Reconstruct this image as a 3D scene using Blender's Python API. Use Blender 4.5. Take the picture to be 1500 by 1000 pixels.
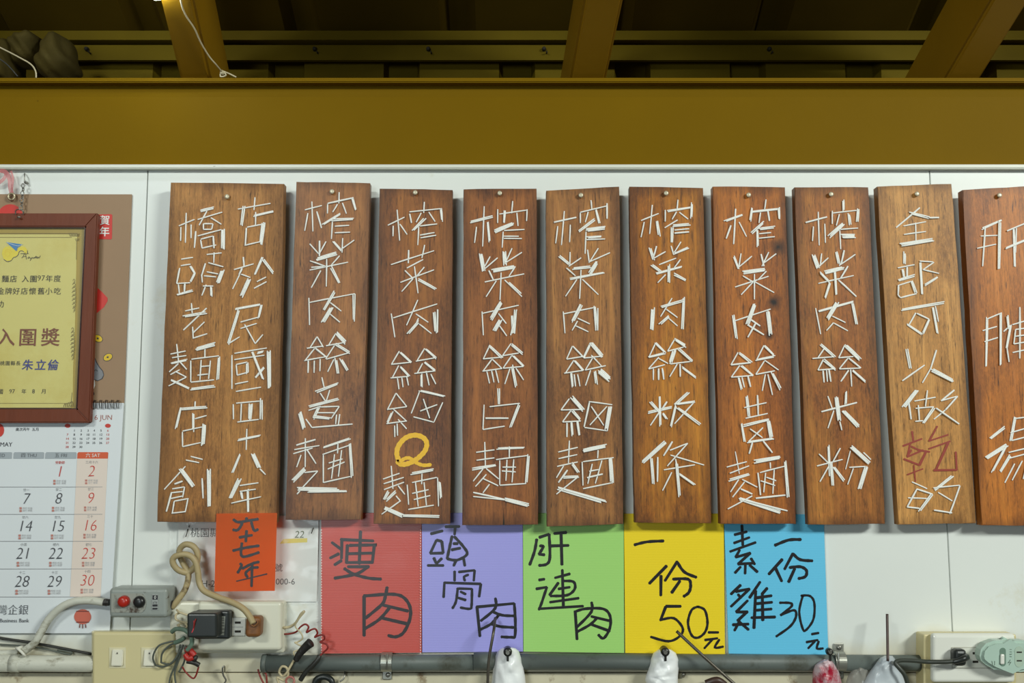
import bpy, bmesh, math, random
from mathutils import Vector, Matrix
random.seed(7)
for o in list(bpy.data.objects): bpy.data.objects.remove(o)
S = bpy.context.scene
COL = S.collection
# ------------------------------------------------------------------ camera
PITCH = math.radians(7.0); F = 1500.0
CAM = Vector((0, -1.5, 1.6))
cd = bpy.data.cameras.new('camera'); cam = bpy.data.objects.new('camera', cd); COL.objects.link(cam)
cam.location = CAM; cam.rotation_euler = (math.pi/2 + PITCH, 0, 0)
cd.sensor_width = 36; cd.lens = 36; cd.clip_start = 0.01; cd.clip_end = 50
S.camera = cam
# ------------------------------------------------------------------ world, lamps, exposure
S.view_settings.view_transform = 'Standard'; S.view_settings.look = 'None'
S.view_settings.gamma = 1; S.view_settings.exposure = -0.14
W = bpy.data.worlds.new('world'); S.world = W; W.use_nodes = True
W.node_tree.nodes['Background'].inputs[0].default_value = (0.92, 1.0, 0.84, 1)
W.node_tree.nodes['Background'].inputs[1].default_value = 0.05
def area(name, loc, target, sx, sy, power, col):
    l = bpy.data.lights.new(name, 'AREA'); l.shape = 'RECTANGLE'; l.size = sx; l.size_y = sy
    l.energy = power; l.color = col
    o = bpy.data.objects.new(name, l); COL.objects.link(o); o.location = loc
    o.rotation_euler = (Vector(target) - Vector(loc)).to_track_quat('-Z', 'Y').to_euler(); return o
area('ceiling_tube_light', (-1.45, -3.1, 3.00), (0.1, 0, 1.6), 0.7, 0.25, 38, (0.95, 1.0, 0.93))
area('ceiling_tube_light', (2.60, -2.9, 3.00), (0.5, 0, 1.5), 1.1, 0.35, 108, (0.95, 1.0, 0.93))
area('shopfront_daylight', (-0.78, -3.2, 1.62), (-0.1, 0, 1.55), 0.6, 0.7, 18, (0.84, 0.96, 1.0))

# ------------------------------------------------------------------ mapping
cp, sp = math.cos(PITCH), math.sin(PITCH)
def P(px, py, d=0.0):
    """point on the plane d mm in front of the wall, seen at photograph pixel px,py"""
    u = (px - 750)/F; v = (500 - py)/F
    r = Vector((u, cp - v*sp, sp + v*cp))
    t = (1.5 - d/1000.0)/r.y
    return CAM + r*t
def PX(n): return n/1000.0
# ------------------------------------------------------------------ materials
def srgb(c):
    out = []
    for x in c[:3]:
        x = x/255.0; out.append(x/12.92 if x <= .04045 else ((x+.055)/1.055)**2.4)
    return (*out, 1)
MATS = {}
def mat(name, col, rough=.5, metal=0, noise=0, scale=40, bump=0, bscale=200, coat=0, alpha=1, emit=None, trans=0, spec=.5, dirt=None, dirt_lo=.55, dirt_hi=.7, dscale=6, stretch=(1,1,1)):
    if name in MATS: return MATS[name]
    m = bpy.data.materials.new(name); m.use_nodes = True; MATS[name] = m
    nt = m.node_tree; N = nt.nodes; L = nt.links; b = N['Principled BSDF']
    c = srgb(col)
    b.inputs['Base Color'].default_value = c; b.inputs['Roughness'].default_value = rough
    b.inputs['Metallic'].default_value = metal; b.inputs['Coat Weight'].default_value = coat
    b.inputs['Coat Roughness'].default_value = .15
    b.inputs['Alpha'].default_value = alpha; b.inputs['Transmission Weight'].default_value = trans
    b.inputs['Specular IOR Level'].default_value = spec
    if emit: b.inputs['Emission Color'].default_value = srgb(emit[0]); b.inputs['Emission Strength'].default_value = emit[1]
    tc = N.new('ShaderNodeTexCoord'); mp = N.new('ShaderNodeMapping'); L.new(tc.outputs['Object'], mp.inputs[0]); mp.inputs['Scale'].default_value = stretch
    last = None
    if noise:
        t = N.new('ShaderNodeTexNoise'); t.inputs['Scale'].default_value = scale; t.inputs['Detail'].default_value = 6; L.new(mp.outputs[0], t.inputs[0])
        mx = N.new('ShaderNodeMix'); mx.data_type = 'RGBA'
        mx.inputs[6].default_value = tuple(x*(1-noise) for x in c[:3]) + (1,); mx.inputs[7].default_value = tuple(min(1, x*(1+noise)) for x in c[:3]) + (1,)
        L.new(t.outputs[0], mx.inputs[0]); last = mx.outputs[2]
    if dirt:
        t = N.new('ShaderNodeTexNoise'); t.inputs['Scale'].default_value = dscale; t.inputs['Detail'].default_value = 9; t.inputs['Roughness'].default_value = .7; L.new(mp.outputs[0], t.inputs[0])
        r = N.new('ShaderNodeValToRGB'); r.color_ramp.elements[0].position = dirt_lo; r.color_ramp.elements[1].position = dirt_hi
        L.new(t.outputs[0], r.inputs[0])
        mx = N.new('ShaderNodeMix'); mx.data_type = 'RGBA'; mx.inputs[6].default_value = c
        if last: L.new(last, mx.inputs[6])
        mx.inputs[7].default_value = srgb(dirt); L.new(r.outputs[0], mx.inputs[0]); last = mx.outputs[2]
    if last: L.new(last, b.inputs['Base Color'])
    if bump:
        t = N.new('ShaderNodeTexNoise'); t.inputs['Scale'].default_value = bscale; t.inputs['Detail'].default_value = 4; L.new(mp.outputs[0], t.inputs[0])
        bp = N.new('ShaderNodeBump'); bp.inputs['Strength'].default_value = bump; bp.inputs['Distance'].default_value = .002
        L.new(t.outputs[0], bp.inputs['Height']); L.new(bp.outputs[0], b.inputs['Normal'])
    return m
def wood(name, c1, c2, c3, knots=(), coat=.35, rough=.5, seed=0):
    c1, c2, c3 = (tuple(min(255, x*k) for x in c) for c, k in ((c1, 1.0), (c2, .84), (c3, 1.12)))
    """varnished plank: c1 body, c2 dark grain, c3 light patches; knots = [(world point, radius)]"""
    m = bpy.data.materials.new(name); m.use_nodes = True
    nt = m.node_tree; N = nt.nodes; L = nt.links; b = N['Principled BSDF']
    tc = N.new('ShaderNodeTexCoord')
    def tex(kind, sc, stretch, det=6, rough=.6):
        mp = N.new('ShaderNodeMapping'); mp.inputs['Scale'].default_value = stretch; mp.inputs['Location'].default_value = (seed*1.7, seed*.3, seed*2.3)
        L.new(tc.outputs['Object'], mp.inputs[0])
        t = N.new('ShaderNodeTexNoise'); t.inputs['Scale'].default_value = sc; t.inputs['Detail'].default_value = det; t.inputs['Roughness'].default_value = rough
        t.inputs['Distortion'].default_value = .4
        L.new(mp.outputs[0], t.inputs[0]); return t.outputs[0]
    def ramp(x, lo, hi):
        r = N.new('ShaderNodeMapRange'); r.inputs[1].default_value = lo; r.inputs[2].default_value = hi; L.new(x, r.inputs[0]); return r.outputs[0]
    def mix(f, a, bb):
        x = N.new('ShaderNodeMix'); x.data_type = 'RGBA'
        L.new(f, x.inputs[0])
        for i, v in ((6, a), (7, bb)):
            if isinstance(v, tuple): x.inputs[i].default_value = v
            else: L.new(v, x.inputs[i])
        return x.outputs[2]
    def M2p(x):
        q = N.new('ShaderNodeMath'); q.operation = 'MULTIPLY'; L.new(x, q.inputs[0]); q.inputs[1].default_value = .38; return q.outputs[0]
    big = ramp(tex('n', 16, (1.3, 1, .16), 4, .65), .36, .64)
    col = mix(big, srgb(c1), srgb(c3))
    patch = ramp(tex('n', 11, (1.2, 1, .5), 4, .65), .48, .74)
    col = mix(patch, col, srgb((c1[0]*.70, c1[1]*.64, c1[2]*.6)))
    fine = ramp(tex('n', 120, (1, 1, .04), 10, .85), .43, .74)
    col = mix(fine, col, srgb(c2))
    spk = ramp(tex('n', 330, (1, 1, .35), 4, .8), .44, .62)
    col = mix(M2p(spk), col, srgb(tuple(min(255, x*1.28) for x in c1)))
    pore = ramp(tex('n', 420, (1, 1, .08), 3, .7), .56, .74)
    dk = tuple(x*.7 for x in c2)
    col = mix(pore, col, srgb(dk))
    for (pt, rad) in knots:
        mp = N.new('ShaderNodeVectorMath'); mp.operation = 'DISTANCE'
        g = N.new('ShaderNodeNewGeometry'); L.new(g.outputs['Position'], mp.inputs[0]); mp.inputs[1].default_value = pt
        nz = N.new('ShaderNodeTexNoise'); nz.inputs['Scale'].default_value = 90; L.new(g.outputs['Position'], nz.inputs[0])
        ad = N.new('ShaderNodeMath'); ad.operation = 'MULTIPLY_ADD'; L.new(nz.outputs[0], ad.inputs[0]); ad.inputs[1].default_value = rad*.9; L.new(mp.outputs['Value'], ad.inputs[2])
        r = N.new('ShaderNodeMapRange'); L.new(ad.outputs[0], r.inputs[0]); r.inputs[1].default_value = rad*1.7; r.inputs[2].default_value = rad*.6
        col = mix(r.outputs[0], col, srgb((28, 15, 8)))
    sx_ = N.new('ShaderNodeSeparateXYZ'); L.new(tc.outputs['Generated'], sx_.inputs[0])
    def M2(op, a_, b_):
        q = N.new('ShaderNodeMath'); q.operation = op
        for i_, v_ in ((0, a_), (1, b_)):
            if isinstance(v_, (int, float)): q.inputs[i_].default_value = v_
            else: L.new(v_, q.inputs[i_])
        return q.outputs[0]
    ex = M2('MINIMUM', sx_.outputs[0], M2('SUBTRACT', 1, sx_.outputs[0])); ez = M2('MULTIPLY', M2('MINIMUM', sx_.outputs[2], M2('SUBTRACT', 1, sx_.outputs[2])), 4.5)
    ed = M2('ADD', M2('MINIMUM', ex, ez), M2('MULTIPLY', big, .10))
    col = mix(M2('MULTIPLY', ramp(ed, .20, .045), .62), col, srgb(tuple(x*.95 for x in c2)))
    L.new(col, b.inputs['Base Color'])
    b.inputs['Roughness'].default_value = rough; b.inputs['Coat Weight'].default_value = coat*.55; b.inputs['Coat Roughness'].default_value = .34; b.inputs['Specular IOR Level'].default_value = .3
    bp = N.new('ShaderNodeBump'); bp.inputs['Strength'].default_value = .22; bp.inputs['Distance'].default_value = .001
    L.new(fine, bp.inputs['Height']); L.new(bp.outputs[0], b.inputs['Normal'])
    return m
def coroplast(name, col, gloss=.35, coat=0):
    m = bpy.data.materials.new(name); m.use_nodes = True
    nt = m.node_tree; N = nt.nodes; L = nt.links; b = N['Principled BSDF']
    tc = N.new('ShaderNodeTexCoord'); w = N.new('ShaderNodeTexWave'); w.bands_direction = 'Z'; w.inputs['Scale'].default_value = 134
    w.inputs['Distortion'].default_value = .0; L.new(tc.outputs['Object'], w.inputs[0])
    mx = N.new('ShaderNodeMix'); mx.data_type = 'RGBA'; c = srgb(col)
    mx.inputs[6].default_value = c; mx.inputs[7].default_value = tuple(min(1, x*1.06 + .005) for x in c[:3]) + (1,); L.new(w.outputs[0], mx.inputs[0])
    L.new(mx.outputs[2], b.inputs['Base Color']); b.inputs['Roughness'].default_value = gloss; b.inputs['Coat Weight'].default_value = coat; b.inputs['Coat Roughness'].default_value = .12
    bp = N.new('ShaderNodeBump'); bp.inputs['Strength'].default_value = .12; bp.inputs['Distance'].default_value = .0006
    L.new(w.outputs[0], bp.inputs['Height']); L.new(bp.outputs[0], b.inputs['Normal'])
    return m
# ------------------------------------------------------------------ object helpers
LOC = {}
def org(o): return LOC.get(o.name, Vector((0, 0, 0)))
def tag(o, label=None, cat=None, group=None, kind=None):
    if label: o['label'] = label
    if cat: o['category'] = cat
    if group: o['group'] = group
    if kind: o['kind'] = kind
    return o
def empty(name, loc, parent=None):
    o = bpy.data.objects.new(name, None); COL.objects.link(o); o.empty_display_size = .01
    loc = Vector(loc); LOC[o.name] = loc
    o.parent = parent; o.location = loc - (org(parent) if parent else Vector((0, 0, 0))); return o
def link(name, bm, m, parent=None, smooth=False, at=None):
    """verts in world space; origin moved to the centre (or 'at')"""
    c = Vector(at) if at is not None else sum((v.co for v in bm.verts), Vector())/max(1, len(bm.verts))
    bmesh.ops.recalc_face_normals(bm, faces=bm.faces)
    for v in bm.verts: v.co -= c
    me = bpy.data.meshes.new(name); bm.to_mesh(me); bm.free()
    if smooth:
        for p in me.polygons: p.use_smooth = True
    for mm in (m if isinstance(m, (list, tuple)) else [m]): me.materials.append(mm)
    o = bpy.data.objects.new(name, me); COL.objects.link(o); LOC[o.name] = c
    o.parent = parent; o.location = c - (org(parent) if parent else Vector((0, 0, 0))); return o
def prism(bm, pts, d0, d1, mi=0):
    """polygon of pixels seen at depth d1, extruded straight back to depth d0 (mm in front of the wall)"""
    f = [P(x, y, d1) for x, y in pts]
    a = [bm.verts.new(p) for p in f]
    b = [bm.verts.new((p.x, -d0/1000, p.z)) for p in f]
    n = len(pts)
    F_ = [bm.faces.new(a), bm.faces.new(list(reversed(b)))]
    for i in range(n): F_.append(bm.faces.new((a[i], b[i], b[(i+1) % n], a[(i+1) % n])))
    for q in F_: q.material_index = mi
    return a, b
def rbox(bm, x0, y0, x1, y1, d0, d1, r=2, seg=3, skew=0):
    """rounded box; r = bevel in mm"""
    t = bmesh.new(); prism(t, [(x0, y0), (x1, y0), (x1+skew, y1), (x0+skew, y1)], d0, d1)
    if r: bmesh.ops.bevel(t, geom=t.edges[:] , offset=r/1000, segments=seg, affect='EDGES', profile=.5)
    me = bpy.data.meshes.new('tmp'); t.to_mesh(me); t.free(); bm.from_mesh(me); bpy.data.meshes.remove(me)
def wbox(bm, a, b):
    r = bmesh.ops.create_cube(bm, size=1)
    a = Vector(a); b = Vector(b); c = (a+b)/2; s = b-a
    for v in r['verts']: v.co = Vector((v.co.x*s.x, v.co.y*s.y, v.co.z*s.z)) + c
def rim(cx, cy, rx, ry, n=24, a0=0, a1=2*math.pi, rot=0):
    out = []
    for i in range(n):
        a = a0 + (a1-a0)*i/n; x, y = rx*math.cos(a), ry*math.sin(a)
        out.append((cx + x*math.cos(rot) - y*math.sin(rot), cy + x*math.sin(rot) + y*math.cos(rot)))
    return out
def spline(pts, n=6):
    out = []
    for i in range(len(pts)-1):
        p0 = pts[max(0, i-1)]; p1 = pts[i]; p2 = pts[i+1]; p3 = pts[min(len(pts)-1, i+2)]
        for k in range(n):
            t = k/n
            out.append(tuple(.5*((2*b) + (-a+c)*t + (2*a-5*b+4*c-d)*t*t + (-a+3*b-3*c+d)*t**3) for a, b, c, d in zip(p0, p1, p2, p3)))
    out.append(pts[-1]); return out
def tube(bm, pts, r, sides=10, n=6, smooth=True, cap=True, rr=None):
    """pts (px,py,depth mm); r mm"""
    if smooth and len(pts) > 2: pts = spline([tuple(p) for p in pts], n)
    W_ = [P(*p) for p in pts]; prev = None; rings = []
    up = Vector((0, -1, 0))
    for i, p in enumerate(W_):
        t = (W_[min(i+1, len(W_)-1)] - W_[max(i-1, 0)])
        if t.length < 1e-9: t = Vector((1, 0, 0))
        t.normalize()
        if prev is None:
            s = t.cross(up)
            if s.length < .1: s = t.cross(Vector((1, 0, 0)))
        else: s = prev - t*prev.dot(t)
        s.normalize(); prev = s; q = s.cross(t)
        rad = (rr(i/(len(W_)-1)) if rr else 1)*r/1000
        rings.append([bm.verts.new(p + (s*math.cos(2*math.pi*k/sides) + q*math.sin(2*math.pi*k/sides))*rad) for k in range(sides)])
    for a, b in zip(rings, rings[1:]):
        for k in range(sides): bm.faces.new((a[k], a[(k+1) % sides], b[(k+1) % sides], b[k]))
    if cap: bm.faces.new(rings[0]); bm.faces.new(list(reversed(rings[-1])))
def cyl(bm, px, py, d0, d1, r0, r1=None, n=24, dome=0):
    """cylinder on the wall axis, seen at px,py (front), radii mm"""
    r1 = r0 if r1 is None else r1
    c = P(px, py, d1); prof = [(d0, r0), (d1, r1)]
    if dome: prof = [(d0, r0), (d1-dome, r1), (d1-dome*.3, r1*.8), (d1, r1*.4)]
    rings = [[bm.verts.new((c.x + r/1000*math.cos(2*math.pi*k/n), -d/1000, c.z + r/1000*math.sin(2*math.pi*k/n))) for k in range(n)] for d, r in prof]
    for a, b in zip(rings, rings[1:]):
        for k in range(n): bm.faces.new((a[k], a[(k+1) % n], b[(k+1) % n], b[k]))
    bm.faces.new(rings[0]); bm.faces.new(list(reversed(rings[-1])))
def ribbon(bm, polys, w, d, lift=.25, step=.015):
    """flat pen strokes (polylines of pixels) lying on depth d"""
    k = 0
    for pl in polys:
        ww = w
        if isinstance(pl[-1], (int, float)): ww = pl[-1]; pl = pl[:-1]
        if len(pl) > 2: pl = spline([tuple(p) for p in pl], 5)
        h = ww/2
        L_, R_ = [], []
        dd = d + lift + k*step; k += 1
        for i, (x, y) in enumerate(pl):
            a = pl[max(i-1, 0)]; b = pl[min(i+1, len(pl)-1)]
            tx, ty = b[0]-a[0], b[1]-a[1]; l = math.hypot(tx, ty) or 1; nx, ny = -ty/l, tx/l
            j = h*(1 + .10*math.sin(i*2.1 + k))
            L_.append((x+nx*j, y+ny*j)); R_.append((x-nx*j, y-ny*j))
        # slightly pushed ends
        def cap(p, q):
            l = math.hypot(p[0]-q[0], p[1]-q[1]) or 1; return (p[0] + (p[0]-q[0])/l*h*.6, p[1] + (p[1]-q[1])/l*h*.6)
        e0 = cap(pl[0], pl[1]); e1 = cap(pl[-1], pl[-2])
        vl = [bm.verts.new(P(x, y, dd)) for x, y in L_]; vr = [bm.verts.new(P(x, y, dd)) for x, y in R_]
        for i in range(len(vl)-1):
            bm.faces.new((vl[i], vl[i+1], vr[i+1], vr[i]))
        s = bm.verts.new(P(*e0, dd)); e = bm.verts.new(P(*e1, dd))
        bm.faces.new((s, vl[0], vr[0])); bm.faces.new((e, vr[-1], vl[-1]))
def flat(bm, pts, d): bm.faces.new([bm.verts.new(P(x, y, d)) for x, y in pts])
FONTN = [0]
def text(body, px, py, size, d, m, parent, name='printed_text', align='CENTER', tilt=0, shear=0, off=0, sx=1):
    """flat print; px,py = middle of the line (pixels), size = em in pixels"""
    c = bpy.data.curves.new(name, 'FONT'); c.body = body; c.size = size/1000*1.0; c.align_x = align; c.align_y = 'CENTER'
    c.shear = shear; c.offset = off/1000; c.resolution_u = 3; c.fill_mode = 'FRONT'; c.materials.append(m)
    o = bpy.data.objects.new(name, c); COL.objects.link(o)
    p = P(px, py, d); o.parent = parent; o.location = p - (org(parent) if parent else Vector((0, 0, 0)))
    o.rotation_euler = Matrix.Rotation(math.radians(tilt), 3, 'Y').to_4x4().to_euler() if False else (math.pi/2, math.radians(tilt), 0)
    o.scale = (sx, 1, 1); return o
def strokes(s, win):
    """'x1 y1 x2 y2 n,...' in a magnified window (x0,y0,scale) -> pixel segments"""
    x0, y0, k = win; out = []
    for it in s.split(','):
        v = [float(t) for t in it.split()]
        if len(v) < 4: continue
        out.append((x0+v[0]/k, y0+v[1]/k, x0+v[2]/k, y0+v[3]/k, v[4] if len(v) > 4 else 1))
    return out
def pen(s, win):
    x0, y0, k = win; out = []
    for it in s.split(','):
        w = None
        if ':' in it: it, w = it.split(':')
        v = [float(t) for t in it.split()]
        if len(v) < 4: continue
        pl = [(x0+v[i]/k, y0+v[i+1]/k) for i in range(0, len(v)-1, 2)]
        if w: pl.append(float(w))
        out.append(pl)
    return out
# ================================================================== MATERIALS
white_wall = mat('white_wall_paint', (229, 233, 228), .42, noise=.04, scale=5, bump=.05, bscale=60, dirt=(206, 196, 160), dirt_lo=.60, dirt_hi=.82, dscale=5)
# yellowed grime on the lower few centimetres of the white panels
nt = white_wall.node_tree; N = nt.nodes; L = nt.links; b = N['Principled BSDF']; src = b.inputs['Base Color'].links[0].from_socket
g = N.new('ShaderNodeNewGeometry'); sz = N.new('ShaderNodeSeparateXYZ'); L.new(g.outputs['Position'], sz.inputs[0])
tn = N.new('ShaderNodeTexNoise'); tn.inputs['Scale'].default_value = 11; tn.inputs['Detail'].default_value = 7; L.new(g.outputs['Position'], tn.inputs[0])
ad = N.new('ShaderNodeMath'); ad.operation = 'MULTIPLY_ADD'; L.new(tn.outputs[0], ad.inputs[0]); ad.inputs[1].default_value = .09; L.new(sz.outputs[2], ad.inputs[2])
mr = N.new('ShaderNodeMapRange'); L.new(ad.outputs[0], mr.inputs[0]); z9 = P(300, 925, 0).z; mr.inputs[1].default_value = z9 + .045; mr.inputs[2].default_value = z9 + .005; mr.inputs[4].default_value = .75
mx = N.new('ShaderNodeMix'); mx.data_type = 'RGBA'; L.new(mr.outputs[0], mx.inputs[0]); L.new(src, mx.inputs[6]); mx.inputs[7].default_value = srgb((202, 190, 152)); L.new(mx.outputs[2], b.inputs['Base Color'])
beige_wall = mat('stained_lower_wall', (210, 202, 174), .6, noise=.14, scale=22, bump=.2, bscale=50, dirt=(120, 92, 54), dirt_lo=.55, dirt_hi=.68, dscale=24)
mustard = mat('mustard_steel_paint', (118, 89, 1), .6, noise=.07, scale=9, bump=.13, bscale=90, dirt=(80, 58, 1), dirt_lo=.70, dirt_hi=.78, dscale=60, spec=.07)
rafter_m = mat('rafter_steel_paint', (136, 100, 14), .5, spec=.2, noise=.12, scale=12, bump=.12, bscale=60)
white_steel = mat('white_steel_paint', (222, 224, 210), .45, noise=.05, scale=20, dirt=(96, 76, 44), dirt_lo=.66, dirt_hi=.70, dscale=55, stretch=(.35, 1, 1))
roof_m = mat('dark_roof_sheet', (74, 57, 6), .7, spec=.1, noise=.3, scale=6, bump=.1, bscale=60)
back_m = mat('olive_roof_sheet', (96, 80, 8), .7, spec=.1, noise=.15, scale=20)
dark_m = mat('dark_gap', (40, 36, 26), .8)
stick_m = mat('white_painted_stick', (248, 248, 242), .5, noise=.05, scale=60, bump=.2, bscale=400, dirt=(196, 172, 126), dirt_lo=.64, dirt_hi=.80, dscale=45)
red_paint = mat('dark_red_paint', (150, 52, 34), .45, noise=.15, scale=120)
yellow_paint = mat('yellow_paint', (245, 188, 18), .4, noise=.12, scale=150, bump=.2)
nail_m = mat('pale_nail_head', (205, 196, 170), .4, metal=.3)
ink = mat('black_marker_ink', (32, 31, 34), .35, noise=.1, scale=300)
# ================================================================== SETTING
def seam_panel(x0t, x0b, x1t, x1b, yt, yb, m, name, par):
    bm = bmesh.new(); prism(bm, [(x0t, yt), (x1t, yt), (x1b, yb), (x0b, yb)], -8, 0)
    bmesh.ops.bevel(bm, geom=bm.edges[:], offset=.0006, segments=1, affect='EDGES')
    return link(name, bm, m, par)
wall = empty('wall_back', P(750, 1100, 0)); tag(wall, kind='structure')
bm = bmesh.new(); wbox(bm, (-2.2, .008, 0.9), (2.2, .03, 2.08)); link('backing', bm, dark_m, wall)
seam_panel(-700, -760, 216.3, 187.0, 238, 984, white_wall, 'panel', wall)
seam_panel(217.7, 188.4, 1360.4, 1397.6, 238, 984, white_wall, 'panel', wall)
seam_panel(1361.8, 1399, 2300, 2350, 238, 984, white_wall, 'panel', wall)
seam_panel(-700, -780, 2300, 2380, 985.5, 1400, beige_wall, 'panel', wall)
# I-beam over the wall
beam = empty('trim_1', P(750, 240, 0)); tag(beam, 'long mustard yellow steel beam running along the top of the wall', kind='structure')
def zof(py, d): return P(750, py, d).z
def yb_(bm, y0, y1, z0, z1, bev=.002):
    t = bmesh.new(); wbox(t, (-2.0, y0, z0), (2.0, y1, z1))
    if bev: bmesh.ops.bevel(t, geom=t.edges[:], offset=bev, segments=2, affect='EDGES')
    me = bpy.data.meshes.new('t'); t.to_mesh(me); t.free(); bm.from_mesh(me); bpy.data.meshes.remove(me)
zt0, zt1 = zof(120.5, 20), zof(113.5, 20); zb1, zb0 = zof(240.5, 12), zof(246.5, 12)
bm = bmesh.new(); yb_(bm, -.001, .008, zb0, zt0+.001, 0); link('web', bm, mustard, beam)
bm = bmesh.new(); yb_(bm, -.020, .060, zt0, zt1, .0015); link('top_flange', bm, mustard, beam)
bm = bmesh.new()
prof = [(.0, zt0), (-.005, zt0), (-.003, zt0-.003), (-.0022, zt0-.008), (-.001, zt0-.016)]
for x in (-2, 2):
    pass
va = [bm.verts.new((-2, y, z)) for y, z in prof]; vb = [bm.verts.new((2, y, z)) for y, z in prof]
for i in range(len(prof)-1): bm.faces.new((va[i], va[i+1], vb[i+1], vb[i]))
link('fillet', bm, mustard, beam, smooth=True)
bm = bmesh.new(); yb_(bm, -.012, .030, zb0, zb1, .0012); f = link('bottom_flange', bm, white_steel, beam); f['label'] = 'chipped white painted lower flange'
# roof behind and above the beam
roof = empty('ceiling', P(750, 60, -150)); tag(roof, kind='structure')
u = Vector(((600-750)/F, cp - (500-1450)/F*sp, sp + (500-1450)/F*cp)).normalized()   # roof slope direction (away, down)
up_ = -u
bm = bmesh.new()
a = P(750, 54, -150)
slope = Vector((0, up_.y, up_.z)).normalized(); nrm = Vector((0, slope.z, -slope.y)); nrm = nrm if nrm.z < 0 else -nrm
xs = []; x = -2.4
while x < 2.4: xs += [(x, 0), (x+.20, 0), (x+.215, .022), (x+.245, .022)]; x += .26
lo = [bm.verts.new(Vector((x, a.y, a.z)) - nrm*h - slope*.05) for x, h in xs]; hi = [bm.verts.new(Vector((x, a.y, a.z)) - nrm*h + slope*2.6) for x, h in xs]
for i in range(len(xs)-1): bm.faces.new((lo[i], lo[i+1], hi[i+1], hi[i]))
link('roof_sheet', bm, roof_m, roof)
bm = bmesh.new(); z1, z0 = zof(57, -135), zof(62, -135); wbox(bm, (-2.4, .125, z0), (2.4, .16, z1+.01)); link('purlin', bm, back_m, roof)
bm = bmesh.new(); z1, z0 = zof(66, -138), zof(88, -138); wbox(bm, (-2.4, .138, z0), (2.4, .146, z1)); link('purlin', bm, back_m, roof)
for k, ph in enumerate((-1.60, -1.04, -.70, -.31, .32, .64, 1.0, 1.4)):   # bolts on the purlin
    pass
for px in (125, 460, 627, 797, 1128):
    bm = bmesh.new(); cyl(bm, px, 70, -140, -130, 3.5, n=8, dome=3); cyl(bm, px+4, 75, -140, -128, 1.2, n=6); link('bolt', bm, dark_m, roof, smooth=True)
# corrugated gable strip under the purlin: ribs every ~170 px
bm = bmesh.new(); zl, zh = zof(140, -150), zof(40, -165)
pts = []
for k in range(-8, 12):
    x0 = P(562 + k*169, 100, -165).x
    for dx, dy in ((0, .165), (.006, .190), (.055, .190), (.061, .165)): pts.append((x0+dx, dy))
pts.sort()
A_ = [bm.verts.new((x, y, zl)) for x, y in pts]; B_ = [bm.verts.new((x, y, zh)) for x, y in pts]
for i in range(len(pts)-1): bm.faces.new((A_[i], A_[i+1], B_[i+1], B_[i]))
link('corrugated_sheet', bm, back_m, roof)
def rafter(px0, px1, label):
    a = P(px0, 114, 10); b = P(px1, 114, 10); z = zt1 + .0005
    a.z = b.z = z; a = a - up_*.12; b = b - up_*.12
    h = Vector((0, slope.z*-1*-1, 0)); h = -nrm*.11
    bm = bmesh.new(); L_ = up_*3.2
    vs = [bm.verts.new(p) for p in (a, b, b+h, a+h, a+L_, b+L_, b+h+L_, a+h+L_)]
    for f in ((0, 1, 2, 3), (4, 5, 6, 7), (0, 1, 5, 4), (1, 2, 6, 5), (2, 3, 7, 6), (3, 0, 4, 7)): bm.faces.new([vs[i] for i in f])
    bmesh.ops.bevel(bm, geom=bm.edges[:], offset=.005, segments=3, affect='EDGES')
    o = link('trim_rafter', bm, rafter_m); tag(o, label, kind='structure'); return o
rafter(264, 309, 'mustard steel rafter with a white cord, nearest the lamp')
rafter(835, 888, 'mustard steel rafter meeting the beam above the middle boards')
rafter(1384, 1436, 'mustard steel rafter meeting the beam near its right end')
rafter(-330, -270, 'mustard steel rafter beyond the certificate')
rafter(1935, 1990, 'mustard steel rafter beyond the last board')

# ================================================================== MENU BOARDS
STK = []
def unit_stick(seed):
    r = random.Random(seed); bm = bmesh.new(); n = 6; rings = []
    prof = [(-.5, .55), (-.485, .85), (-.2, 1.0), (.15, .95), (.485, .8), (.5, .45)]
    for t, s in prof:
        s *= r.uniform(.92, 1.08); ox, oy = r.uniform(-.06, .06), r.uniform(-.04, .04)
        rings.append([bm.verts.new((t, s*math.cos(2*math.pi*k/n + .5) + ox, s*.8*math.sin(2*math.pi*k/n + .5) + oy)) for k in range(n)])
    for a, b in zip(rings, rings[1:]):
        for k in range(n): bm.faces.new((a[k], a[(k+1) % n], b[(k+1) % n], b[k]))
    bm.faces.new(rings[0]); bm.faces.new(rings[-1]); bmesh.ops.recalc_face_normals(bm, faces=bm.faces)
    me = bpy.data.meshes.new('stick'); bm.to_mesh(me); bm.free(); me.materials.append(stick_m)
    for p in me.polygons: p.use_smooth = True
    return me
STK = [unit_stick(i) for i in range(6)]
FRONT = 31.0
def stick(par, x1, y1, x2, y2, wpx, lift):
    a = P(x1, y1, FRONT+lift); b = P(x2, y2, FRONT+lift); d = b-a; L_ = d.length
    if L_ < 1e-5: return
    X = d.normalized(); Z = Vector((0, -1, 0)); Y = Z.cross(X).normalized()
    r = wpx/2/1000
    M = Matrix(((X.x*L_, Y.x*r, Z.x*r, 0), (X.y*L_, Y.y*r, Z.y*r, 0), (X.z*L_, Y.z*r, Z.z*r, 0), (0, 0, 0, 1)))
    o = bpy.data.objects.new('stick', random.choice(STK)); COL.objects.link(o); o.parent = par
    M.translation = (a+b)/2 - org(par); o.matrix_local = M
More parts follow.
